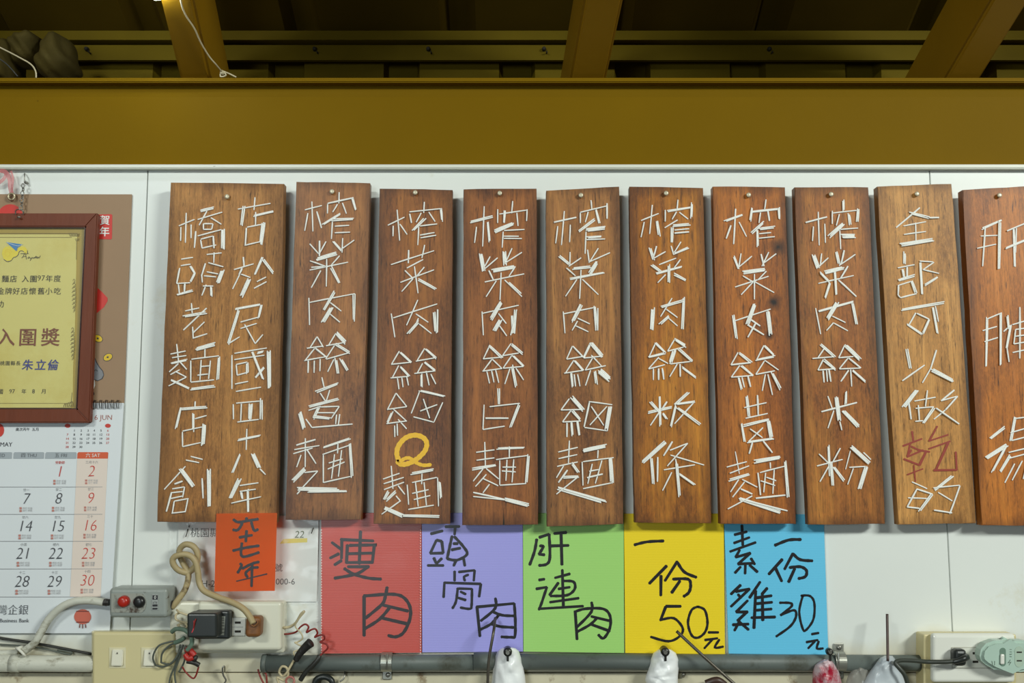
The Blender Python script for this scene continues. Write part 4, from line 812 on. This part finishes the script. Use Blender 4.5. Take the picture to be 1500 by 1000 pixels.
tan = mat('old_beige_cable', (178, 160, 118), .5, noise=.12, scale=40, dirt=(84, 64, 40), dirt_lo=.58, dirt_hi=.68, dscale=40)
bm = bmesh.new()
tube(bm, [(252, 889, 22), (261, 878, 24), (272, 861, 24), (276, 840, 24), (268, 824, 22), (263, 812, 20), (264, 803, 22), (272, 797, 26), (283, 800, 28), (289.5, 811, 26), (287, 827, 24), (276, 838, 24), (262, 835, 30), (254, 826, 34), (254, 817, 36), (264, 812, 38), (277, 813, 38), (286, 822, 36), (290, 838, 34), (292, 853, 32), (299, 865, 34), (318, 874, 40), (340, 882, 46), (356, 891, 52), (366, 903, 56), (371, 913, 60)], 4.3, 14, n=7)
o = link('looped_cable', bm, tan, smooth=True); tag(o, 'thick beige cable looped into a ring between the control box and brown plug', 'cable')

# ================================================================== LEFT SOCKET BOX
cream = mat('cream_plastic', (212, 204, 168), .35, noise=.04, scale=20, dirt=(150, 124, 80), dirt_lo=.64, dirt_hi=.8, dscale=22)
wplast = mat('aged_white_plastic', (222, 220, 200), .32, noise=.03, scale=20, dirt=(150, 124, 70), dirt_lo=.66, dirt_hi=.78, dscale=18)
e = empty('socket_outlet', P(345, 958, 4)); tag(e, 'white wall socket box with black adapter and brown plug in it', 'wall socket')
bm = bmesh.new(); rbox(bm, 248, 881, 416, 957, 1, 22, 4, 3); link('back_box', bm, wplast, e)
bm = bmesh.new(); rbox(bm, 289, 881, 412, 953, 22, 34, 5, 4); link('cover_plate', bm, wplast, e)
bm = bmesh.new(); prism(bm, [(337, 904), (359.5, 904), (358.5, 931), (337, 931)], 33.5, 35.5); link('outlet', bm, mat('outlet_white', (226, 226, 214), .35), e)
bm = bmesh.new(); 
for y in (911.5, 924.5): prism(bm, [(344, y-1.4), (352.5, y-1.4), (352.5, y+1.6), (344, y+1.6)], 35, 36.1)
link('outlet_slot', bm, dark_m, e)
bm = bmesh.new(); ribbon(bm, [[(340, 918), (356, 918)]], .5, 36, .1); link('outlet_line', bm, gp, e)
bm = bmesh.new(); ribbon(bm, [[(337, 904), (359.5, 904)], [(337, 931), (358.5, 931)], [(337, 904), (337, 931)]], .6, 35.5, .2); link('outlet_edge', bm, mat('edge_grey', (128, 122, 100), .5), e)
e = empty('power_adapter', P(305, 935, 40)); tag(e, 'black plug-in adapter in the left wall socket', 'adapter')
blk = mat('black_plastic', (38, 42, 40), .35, noise=.1, scale=60)
bm = bmesh.new(); rbox(bm, 284, 894.5, 336, 936, 34.5, 52, 3, 3); link('base', bm, blk, e)
bm = bmesh.new(); rbox(bm, 273.5, 898, 318, 934, 52, 78, 3, 3); link('housing', bm, blk, e)
bm = bmesh.new(); prism(bm, [(320.5, 902), (330, 902.5), (328, 930), (319, 930)], 52, 52.6); link('rating_label', bm, mat('silver_label', (170, 172, 160), .35, metal=.4), e)
bm = bmesh.new(); ribbon(bm, [[(322, y), (328.5, y)] for y in (905, 908, 912, 916, 921, 926)] + [[(322, 905), (321.4, 926)]], .9, 52.6, .2); link('label_print', bm, ink, e)
bm = bmesh.new(); ribbon(bm, [[(284, 909), (283.5, 920), (281, 926)]], 1.4, 78, .3); link('red_stripe', bm, mat('red_stripe', (200, 50, 56), .4), e)
e = empty('brown_plug', P(371, 934, 40)); tag(e, 'stained brown plug at the end of the looped beige cable', 'plug')
bm = bmesh.new(); rbox(bm, 359.5, 903, 382, 933.5, 35.5, 58, 5, 3, skew=-1.5); link('body', bm, mat('brown_rubber', (128, 82, 42), .5, noise=.2, scale=50, dirt=(70, 44, 24), dirt_lo=.55, dirt_hi=.7, dscale=30), e)
bm = bmesh.new(); tube(bm, [(366, 908, 60), (366.5, 913, 60), (371.5, 917, 60), (377, 913, 60), (377, 909, 60)], 1.2, 8); link('collar', bm, mat('brown_rubber', (128, 82, 42)), e, smooth=True)

# ================================================================== SWITCH PLATE
e = empty('light_switch', P(196, 1008, 3)); tag(e, 'cream wall plate with two rocker switches under the control box', 'light switch')
bm = bmesh.new(); rbox(bm, 133.5, 924, 259, 1010, 1, 14, 2, 2); link('back_box', bm, cream, e)
bm = bmesh.new(); rbox(bm, 134.5, 925, 256, 1007, 14, 26, 4, 4); link('cover_plate', bm, mat('cream_cover', (214, 202, 154), .32, noise=.03, scale=14, dirt=(170, 148, 96), dirt_lo=.66, dirt_hi=.85, dscale=14), e)
for x in (160, 207):
    bm = bmesh.new(); prism(bm, [(x, 948), (x+24.5, 948), (x+24, 978), (x, 978)], 25.8, 26.8); link('switch_frame', bm, mat('switch_frame_cream', (222, 214, 178), .35), e)
    bm = bmesh.new(); a, b = prism(bm, [(x+4, 951), (x+20.5, 951), (x+20, 974.5), (x+3.5, 974.5)], 26.5, 29)
    bmesh.ops.bevel(bm, geom=bm.edges[:], offset=.001, segments=2, affect='EDGES')
    for v in bm.verts:
        if v.co.y < -.0275: v.co.y -= .003*max(0, min(1, (P(0, 952, 29).z - v.co.z)/.022))
    rk = link('rocker', bm, mat('rocker_cream', (228, 224, 204), .3), e)
    bm = bmesh.new(); ribbon(bm, [[(x+11.5, 955.5), (x+11.5, 957.5)]], 1.2, 30.4, .8); link('indicator', bm, ink, e)
# ================================================================== LOOSE WIRES
def cable(name, paths, r, m, label, cat='wire', sides=8, group=None):
    bm = bmesh.new()
    for p in paths: tube(bm, p, r, sides)
    o = link(name, bm, m, smooth=True); tag(o, label, cat, group); return o
bw = mat('black_wire', (44, 44, 40), .45); gw = mat('grey_wire', (90, 96, 88), .45); rw = mat('red_wire', (136, 40, 34), .45); cwm = mat('cream_wire', (198, 184, 148), .45, noise=.15, scale=60)
cable('wire', [[(-40, 924, 6), (0, 934, 6), (40, 940, 6), (80, 947, 6), (134, 957.5, 8)]], 1.9, bw, 'thick black wire sloping across the wall under the calendar')
cable('wire', [[(-40, 940, 5), (0, 943.5, 5), (40, 946, 5), (70, 951, 5), (98, 957.5, 5), (104, 958, 5), (103.5, 954, 6), (84, 952, 6)]], 1.2, gw, 'thin grey wire with a bent end below the black one')
cable('wire_bundle', [[(228, 974, 30), (224, 962, 36), (232, 946, 40), (248, 940, 40), (262, 938, 40)], [(228, 974, 32), (240, 976, 36), (254, 968, 40), (266, 948, 42)], [(236, 970, 32), (238, 956, 38), (250, 944, 40), (264, 940, 40)], [(236, 970, 33), (250, 972, 36), (262, 958, 40), (268, 944, 42)], [(258, 1004, 32), (256, 984, 34), (262, 966, 38), (268, 944, 42)], [(247, 1006, 30), (250, 990, 32), (258, 970, 36), (264, 944, 42)], [(262, 984, 36), (270, 968, 38), (272, 946, 42)]], 1.35, gw, 'bundle of thin grey wires looped in front of the cream switch plate')
cable('tie_strap', [[(252, 925, 44), (258, 921, 50), (270, 922, 56), (279, 930, 58), (281, 942, 56), (274, 952, 52)], [(256, 941, 44), (264, 938, 48), (270, 934, 52)]], 3.1, mat('green_grey_strap', (112, 136, 118), .5), 'faded green strap curled around the grey wire bundle', 'strap')
cable('wire', [[(278, 920, 60), (283, 925, 74), (285, 912, 80), (287, 906, 80)]], .9, rw, 'short thin red wire on the black adapter')
cable('wire', [[(264, 897, 30), (258, 900, 36), (258, 907, 40), (268, 911, 38), (277, 912, 36)], [(277, 901, 36), (264, 897, 38), (259, 893, 30)], [(260, 915, 34), (266, 920, 40), (274, 918, 40), (270, 912, 36), (262, 914, 34)]], 1.5, cwm, 'pale wire curls left of the black adapter')
cable('twist_connector', [[(273, 951, 44), (279, 953, 46), (285, 960, 46)], [(272, 958, 44), (276, 964, 46), (283, 962, 46)]], 4.2, mat('red_cap', (178, 44, 36), .4), 'red plastic wire cap hanging beside the switch plate', 'wire cap', 10)
cable('taped_joint', [[(274, 968, 44), (284, 970, 44), (292, 974, 42)], [(284, 968, 44), (287, 960, 44)]], 3.4, bw, 'black taped wire joint just below the red wire cap', 'wire joint')
cable('wire', [[(267, 976, 38), (272, 984, 36), (282, 993, 36), (287, 989, 36), (291, 976, 38)]], 1.2, rw, 'dark red wire loop hanging under the red cap')
# right of the socket box
cable('wire', [[(414, 919, 20), (424, 918, 22), (432, 913, 26), (437, 906, 30), (441, 899, 34), (446, 895, 36)]], 1.9, cwm, 'stiff pale wire sticking up from the right side of the socket box')
cable('wire', [[(446, 896, 36), (435, 910, 32), (433, 918, 30), (441, 927, 30), (443, 935, 30), (436, 940, 28), (432, 941, 30), (441, 946, 30), (442, 950, 30), (434, 953, 30), (430, 955, 30), (433, 962, 30)]], 1.1, cwm, 'thin pale wire hanging in kinks down to the black connector')
cable('wire', [[(414, 928.5, 18), (424, 928, 20), (434, 925, 24), (440, 918, 26), (447, 914, 28), (452, 918, 28), (449, 926, 28), (456, 922, 30), (462, 921, 30), (465, 927, 28), (461, 933, 28), (468, 930, 30), (474, 930, 30), (475, 936, 28), (469, 940, 28), (478, 943, 30), (480, 949, 30), (474, 955, 28), (469, 960, 28)]], 1.3, rw, 'dark red wire coiling from the socket box toward the red sheet')
e = empty('wire_connector', P(443, 955, 30)); tag(e, 'black cylindrical wire connector tilted over the end of the conduit', 'connector')
bm = bmesh.new(); tube(bm, [(433, 967, 30), (439, 957, 31), (448, 947, 32), (455, 941, 34)], 5.4, 12, rr=lambda t: .75+.5*t); link('body', bm, mat('black_tape', (34, 32, 30), .55, bump=.5, bscale=200), e, smooth=True)
cable('taped_joint', [[(440, 996, 26), (448, 984, 28), (458, 974, 30), (465, 966, 30), (468, 960, 28)]], 3.3, bw, 'long black taped joint at the lower end of the red coil', 'wire joint')
cable('wire', [[(431, 966, 28), (424, 978, 28), (420, 985, 28), (414, 990, 26), (409, 984, 26), (413, 976, 28), (420, 978, 28), (422, 988, 26), (416, 996, 24), (406, 992, 24), (410, 1004, 22)]], 1.7, cwm, 'pale wire curling under the black connector')
cable('wire', [[(378, 980, 12), (381, 990, 14), (388, 1004, 16)], [(386, 984, 12), (390, 988, 14), (391, 1004, 14)]], 1.3, rw, 'short red wire ends hanging under the socket box')
cable('coiled_wire', [[(425 + 6*math.cos(a_), 997 + 6*math.sin(a_), 22 + a_) for a_ in [k*.7 for k in range(12)]]], 1.6, mat('pink_wire', (176, 110, 100), .45), 'small pinkish wire coil at the bottom edge under the connector')
cable('rubber_ring', [[(474 + 13*math.cos(a_), 1001 + 10*math.sin(a_), 14) for a_ in [k*math.pi/9 for k in range(19)]]], 4.2, blk, 'black rubber ring hanging at the bottom edge below the conduit', 'ring')
cable('hook', [[(329, 984, 3), (329, 976, 12), (326, 978, 14), (327, 988, 12), (331, 996, 10), (327, 1002, 10)]], 1.2, steel, 'small wire hook under the left socket box', 'hook')
cable('hook', [[(505, 982, 2), (505, 988, 8), (503, 994, 10), (498, 998, 10)]], 1.2, steel, 'small metal hook below the red sheet', 'hook')
cable('hook', [[(145, 1004, 4), (145, 994, 10), (147, 988, 10), (149, 996, 8)]], 1.0, steel, 'tiny wire hook under the white conduit by the switch plate', 'hook')
bm = bmesh.new(); ribbon(bm, [[(471, 982), (480, 976)]], 1, 4); bm.free()

# ================================================================== HANGING BAGS, NAILS AND RODS
film_w = mat('white_plastic_bag', (248, 250, 250), .3, bump=.7, bscale=45, trans=.0)
def bag(outline, name, m, label, depth0=22, bulge=16, seed=1, cat='plastic bag', cmul=None):
    """crumpled bag: rows of (y, xl, xr)"""
    r = random.Random(seed); n = 18; bm = bmesh.new(); G = []; B = []
    rows = []
    for k in range(len(outline)-1):
        a, b = outline[k], outline[k+1]
        for q in range(5): t = q/5; rows.append(tuple(a[i]*(1-t)+b[i]*t for i in range(3)))
    rows.append(outline[-1])
    ph = [r.uniform(0, 6) for _ in range(8)]
    for j, (y, xl, xr) in enumerate(rows):
        row = []; back = []
        for i in range(n+1):
            t = i/n; x = xl + (xr-xl)*t
            s = math.sin(math.pi*t)
            wv = math.sin(t*9+ph[0]+j*.45)*1.0 + math.sin(t*14+ph[1]-j*.6)*.9 + math.sin(j*.8+ph[2]+t*7)*1.1 + r.uniform(-.8, .8)
            dd = depth0 + bulge*s**.6 * min(1, .25 + j/8) + wv*s
            row.append(bm.verts.new(P(x, y, dd))); back.append(bm.verts.new(P(x, y, depth0 - 2*s - 1)))
        G.append(row); B.append(back)
    for j in range(len(rows)-1):
        for i in range(n):
            bm.faces.new((G[j][i], G[j][i+1], G[j+1][i+1], G[j+1][i])); bm.faces.new((B[j][i], B[j+1][i], B[j+1][i+1], B[j][i+1]))
        bm.faces.new((G[j][0], G[j+1][0], B[j+1][0], B[j][0])); bm.faces.new((G[j][n], B[j][n], B[j+1][n], G[j+1][n]))
    bm.faces.new(G[0] + list(reversed(B[0])))
    bm.faces.new(G[-1] + list(reversed(B[-1])))
    o = link(name, bm, m, smooth=True); tag(o, label, cat); return o
bag([(947.5, 741, 748), (949, 735, 755), (953, 729, 760), (962, 725.5, 763), (975, 723, 766), (990, 721, 769), (1012, 719, 771)], 'plastic_bag', film_w, 'white crumpled bag on the nail beneath the purple sheet', seed=2)
bag([(949.5, 971, 977), (951, 964, 983), (956, 957, 990), (966, 953, 994), (980, 950, 994), (990, 946, 993), (996, 945, 993), (1012, 952, 993)], 'plastic_bag', film_w, 'white crumpled bag on the nail beneath the yellow sheet', seed=5)
rb = mat('red_white_bag', (214, 190, 196), .35, bump=.4, bscale=45, dirt=(168, 26, 52), dirt_lo=.46, dirt_hi=.60, dscale=26)
bag([(965, 1207, 1214), (968, 1200, 1219), (974, 1193, 1224), (984, 1190.5, 1229), (1000, 1190, 1233), (1012, 1191, 1234)], 'plastic_bag', rb, 'red and white bag bunched on a nail under the blue sheet', seed=8)
bag([(960, 1296, 1307), (963, 1289, 1310), (970, 1283, 1314), (980, 1276, 1319), (1000, 1264, 1328), (1012, 1258, 1330)], 'plastic_bag', mat('clear_blue_bag', (214, 222, 228), .2, alpha=.78, bump=.4, bscale=30), 'translucent bluish bag hanging from the upright rod at right', seed=11)
e0 = bag([(970, 1256, 1264), (978, 1250, 1272), (990, 1242, 1275), (1012, 1236, 1280)], 'plastic_bag', mat('dull_clear_bag', (170, 168, 160), .2, alpha=.55, bump=.3, bscale=30), 'dull see-through bag tucked left of the upright rod', depth0=16, bulge=8, seed=13)
def holder(x, y, d, label, r=6.2):
    e = empty('nail_hook', P(x, y, 4)); tag(e, label, 'nail', 'dark nails the plastic bags hang from')
    bm = bmesh.new(); cyl(bm, x, y, 26, d+8, r, r*.95, n=20, dome=2); link('head', bm, mat('dark_steel', (58, 58, 56), .35, metal=.6), e, smooth=True)
    bm = bmesh.new(); cyl(bm, x, y+.3, d+8, d+9.5, r*.45, n=12); link('socket', bm, steel, e)
    bm = bmesh.new(); rbox(bm, x-1.7, y+3, x+1.7, y+13, d+3, d+6, .6, 2); link('shank', bm, mat('dark_steel', (58, 58, 56)), e)
holder(743.7, 955.5, 36, 'round dark nail head pinning the bag beneath the purple sheet')
holder(975, 955.2, 36, 'round dark nail head pinning the bag beneath the yellow sheet')
holder(1216.5, 955, 26, 'dull nail head above the red and white bag', 5)
rod_m = mat('dark_rod', (92, 86, 76), .35, metal=.6)
cable('metal_rod', [[(725.5, 905, 18), (723, 925, 42), (716, 968, 46), (714, 1015, 46)]], 2.0, rod_m, 'thin metal rod standing left of the bag beneath the purple sheet', 'rod', 10)
cable('metal_rod', [[(991, 924, 30), (1022, 953, 40), (1056, 984, 46), (1090, 1014, 50)]], 2.2, rod_m, 'thin metal rod slanting across the yellow sheet to the lower right', 'rod', 10)
cable('metal_rod', [[(1299.5, 899, 34), (1300, 930, 40), (1300.5, 968, 48)]], 1.9, mat('brown_rod', (82, 66, 62), .4, metal=.3), 'thin dark upright rod against the bare wall at right', 'rod', 10)
cable('screw', [[(1001, 990, 2), (1001, 987, 10)]], 2.4, steel, 'small brass screw in the wall right of the yellow sheet bag', 'screw')
cable('plastic_piece', [[(1034, 1001, 18), (1050, 996, 20), (1062, 1003, 18)]], 5, mat('dark_brown_plastic', (74, 54, 46), .4), 'dark brown plastic piece rising over the bottom edge by the slanting rod', 'plastic piece')

# ================================================================== RIGHT SOCKET
e = empty('socket_outlet', P(1425, 1010, 4)); tag(e, 'glossy white wall socket at the lower right on a beige box', 'wall socket')
bm = bmesh.new(); rbox(bm, 1353, 929, 1489, 1014, 1, 30, 2, 2); link('back_box', bm, mat('beige_box', (214, 200, 150), .4), e)
bm = bmesh.new(); rbox(bm, 1366, 928, 1488, 1000, 30, 42, 5, 4); link('cover_plate', bm, mat('glossy_white', (232, 232, 222), .22, dirt=(190, 160, 100), dirt_lo=.70, dirt_hi=.85, dscale=12), e)
bm = bmesh.new(); prism(bm, [(1394, 948), (1458, 948), (1458, 978), (1395, 978)], 41.5, 42.8); link('outlet', bm, mat('outlet_white'  , (226, 226, 214)), e)
bm = bmesh.new(); 
for y in (956.5, 969): prism(bm, [(1425, y-1.6), (1433, y-1.6), (1433, y+1.6), (1425, y+1.6)], 42.5, 43.2)
link('outlet_slot', bm, dark_m, e)
bm = bmesh.new(); ribbon(bm, [[(1394, 948), (1458, 948)], [(1394.5, 978), (1458, 978)], [(1394, 948), (1395, 978)]], .6, 42.8, .2); link('outlet_edge', bm, mat('edge_grey', (128, 122, 100), .5), e)
e = empty('black_plug', P(1408, 976, 50)); tag(e, 'black power plug in the right wall socket', 'plug')
bm = bmesh.new(); rbox(bm, 1398, 951, 1417, 976, 43, 60, 5, 3); link('body', bm, blk, e)
bm = bmesh.new(); tube(bm, [(1415, 962, 60), (1412, 964, 66), (1404, 967, 66), (1396, 969, 64)], 5, 12, rr=lambda t: 1-.35*t); link('strain_relief', bm, blk, e, smooth=True)
kc = cable('cord', [[(1400, 967.5, 65), (1385, 969, 60), (1360, 969, 50), (1335, 967, 46), (1318, 967, 44), (1312, 971, 44), (1318, 979, 46), (1326, 990, 46), (1333, 1014, 44)]], 3.1, mat('dark_grey_cord', (62, 66, 58), .4), 'dark grey cord running left from the plug and bending down', None, 10)
kc.parent = e; kc.location = LOC[kc.name] - org(e)
e = empty('socket_adapter', P(1470, 985, 50)); tag(e, 'pale green multi-way adapter plugged into the right wall socket', 'adapter')
gm = mat('pale_green_plastic', (178, 202, 188), .35, noise=.04, scale=30, dirt=(116, 136, 120), dirt_lo=.6, dirt_hi=.68, dscale=36)
t = bmesh.new(); pts = [(1437, 961), (1439, 951), (1446, 943), (1458, 938.5), (1470, 938), (1480, 940.5), (1490, 938.5), (1502, 938.5), (1514, 942), (1521, 952), (1522, 964), (1518, 976), (1508, 983), (1496, 985), (1484, 982), (1472, 982), (1458, 981), (1446, 974), (1439, 968)]
prism(t, pts, 43, 66); bmesh.ops.bevel(t, geom=[q for q in t.edges if abs(q.verts[0].co.y-q.verts[1].co.y) < 1e-5], offset=.004, segments=3, affect='EDGES'); link('body', t, gm, e)
bm = bmesh.new(); prism(bm, rim(1469, 953, 4.6, 4.6, 12, math.pi, 2*math.pi) + rim(1469, 971, 4.6, 4.6, 12, 0, math.pi), 65.8, 66.4); link('switch_slot', bm, mat('slot_green', (110, 136, 120), .4), e)
bm = bmesh.new(); rbox(bm, 1466, 958, 1472, 973, 66, 69, 1.5, 2); link('slider', bm, mat('glossy_white', (232, 232, 222)), e)
bm = bmesh.new(); prism(bm, rim(1493, 954, 6.5, 8, 14, math.pi, 2*math.pi) + rim(1493, 969, 6.5, 8, 14, 0, math.pi), 65.8, 66.5); link('outlet', bm, mat('pale_outlet', (176, 196, 178), .4), e)
bm = bmesh.new()
for y in (955, 967.5): prism(bm, [(1489.5, y-1), (1497, y-1), (1497, y+1), (1489.5, y+1)], 66.4, 66.8)
link('outlet_slot', bm, dark_m, e)
bm = bmesh.new(); ribbon(bm, [[(1480, 966), (1476.5, 971)], [(1476.5, 970), (1481, 970)], [(1481, 969), (1478, 974)]] + [[(1479, y), (1482, y)] for y in (951, 954.5, 958, 961.5)] + [[(1453, 968), (1454.5, 976)], [(1457, 968), (1457, 974)]], .8, 66, .2); link('moulded_mark', bm, mat('mark_green', (80, 98, 84), .5), e)

# ================================================================== LAMP, FOAM LUMPS, CORDS NEAR THE ROOF
e = empty('light_bulb', P(228, -40, 160)); tag(e, 'bright bulb at the top edge beside the first rafter', 'lamp')
bm = bmesh.new(); c = P(228, -21, 160); bmesh.ops.create_uvsphere(bm, u_segments=24, v_segments=16, radius=.019)
for v in bm.verts: v.co = v.co + c + Vector((0, 0, .0))
link('bulb', bm, mat('lit_bulb', (255, 255, 250), .4, emit=((225, 238, 255), 60)), e, smooth=True)
bm = bmesh.new(); wbox(bm, (c.x-.017, c.y-.017, c.z+.016), (c.x+.017, c.y+.017, c.z+.06)); bmesh.ops.bevel(bm, geom=bm.edges[:], offset=.006, segments=3, affect='EDGES'); link('lamp_holder', bm, mat('lamp_holder_white', (200, 200, 190), .4), e)
def under(px, py, off=3):
    # depth (mm) at which the sight line meets the rafters' underside
    o_ = Vector((0, -.010, zt1)) + nrm*off/1000; q = P(px, py, 0) - CAM
    t_ = (o_ - CAM).dot(nrm)/q.dot(nrm); return -(CAM + q*t_).y*1000
cable('cord', [[(x, y, under(x, y)) for x, y in ((262, -30), (265, 2), (272, 22), (285, 42), (294, 62), (306, 82), (316, 94))] + [(324, 104, 22)], [(325, 103, 20), (331, 110, 18), (323, 112, 18), (324, 103, 20)], [(326, 104, 20), (336, 108, 16), (346, 113, 14)]], 1.2, mat('white_cord', (196, 184, 150), .5), 'white cord trailing down the first rafter to a knot on the beam', 'cord')
bm = bmesh.new(); cyl(bm, 325, 105.5, 14, 22, 3.2, n=10, dome=3); o = link('knot', bm, MATS['white_cord'], smooth=True); tag(o, 'small knot of white cord on the beam edge', 'knot')
foam = mat('brown_foam', (84, 72, 30), .8, spec=.2, noise=.35, scale=30, bump=.8, bscale=60)
def lump(px, py, rx, rz, seed, label):
    bm = bmesh.new(); bmesh.ops.create_icosphere(bm, subdivisions=4, radius=1); r = random.Random(seed); ph = [r.uniform(0, 6) for _ in range(6)]
    c = P(px, py, -60)
    for v in bm.verts:
        q = v.co; k = 1 + .08*math.sin(q.x*4+ph[0]) + .08*math.sin(q.z*5+ph[1]) + .05*math.sin(q.x*9+q.z*7+ph[2])
        v.co = Vector((q.x*rx/1000, q.y*.05, q.z*rz/1000))*k + c
    o = link('foam_lump', bm, foam, smooth=True); tag(o, label, 'sealing foam', 'lumps of hardened foam behind the beam'); return o
lump(8, 92, 26, 32, 1, 'brown foam lump at the far left edge behind the beam')
lump(45, 76, 26, 26, 2, 'rounded brown foam lump left of the largest one')
lump(86, 92, 33, 38, 3, 'largest dome-shaped foam lump behind the beam at left')
cable('cord', [[(-20, 60, 5), (5, 72, 0), (28, 84, 0), (45, 94, 0), (52, 104, 0), (53, 114, 0)]], 1.2, mat('white_cord', (196, 184, 150)), 'thin cord lying over the foam lumps behind the beam', 'cord')
cable('cord', [[(-20, 76, 8), (2, 88, 4), (14, 98, 2), (26, 112, 0)]], 1.1, bw, 'dark thin cord over the leftmost foam lump', 'cord')

# printed lettering becomes ordinary meshes
bpy.context.view_layer.update(); dg = bpy.context.evaluated_depsgraph_get()
for o in [o for o in bpy.data.objects if o.type == 'FONT']:
    me = bpy.data.meshes.new_from_object(o.evaluated_get(dg)); nm = o.name
    q = bpy.data.objects.new('tmp', me); COL.objects.link(q); q.parent = o.parent; q.location = o.location; q.rotation_euler = o.rotation_euler; q.scale = o.scale
    bpy.data.objects.remove(o); q.name = nm
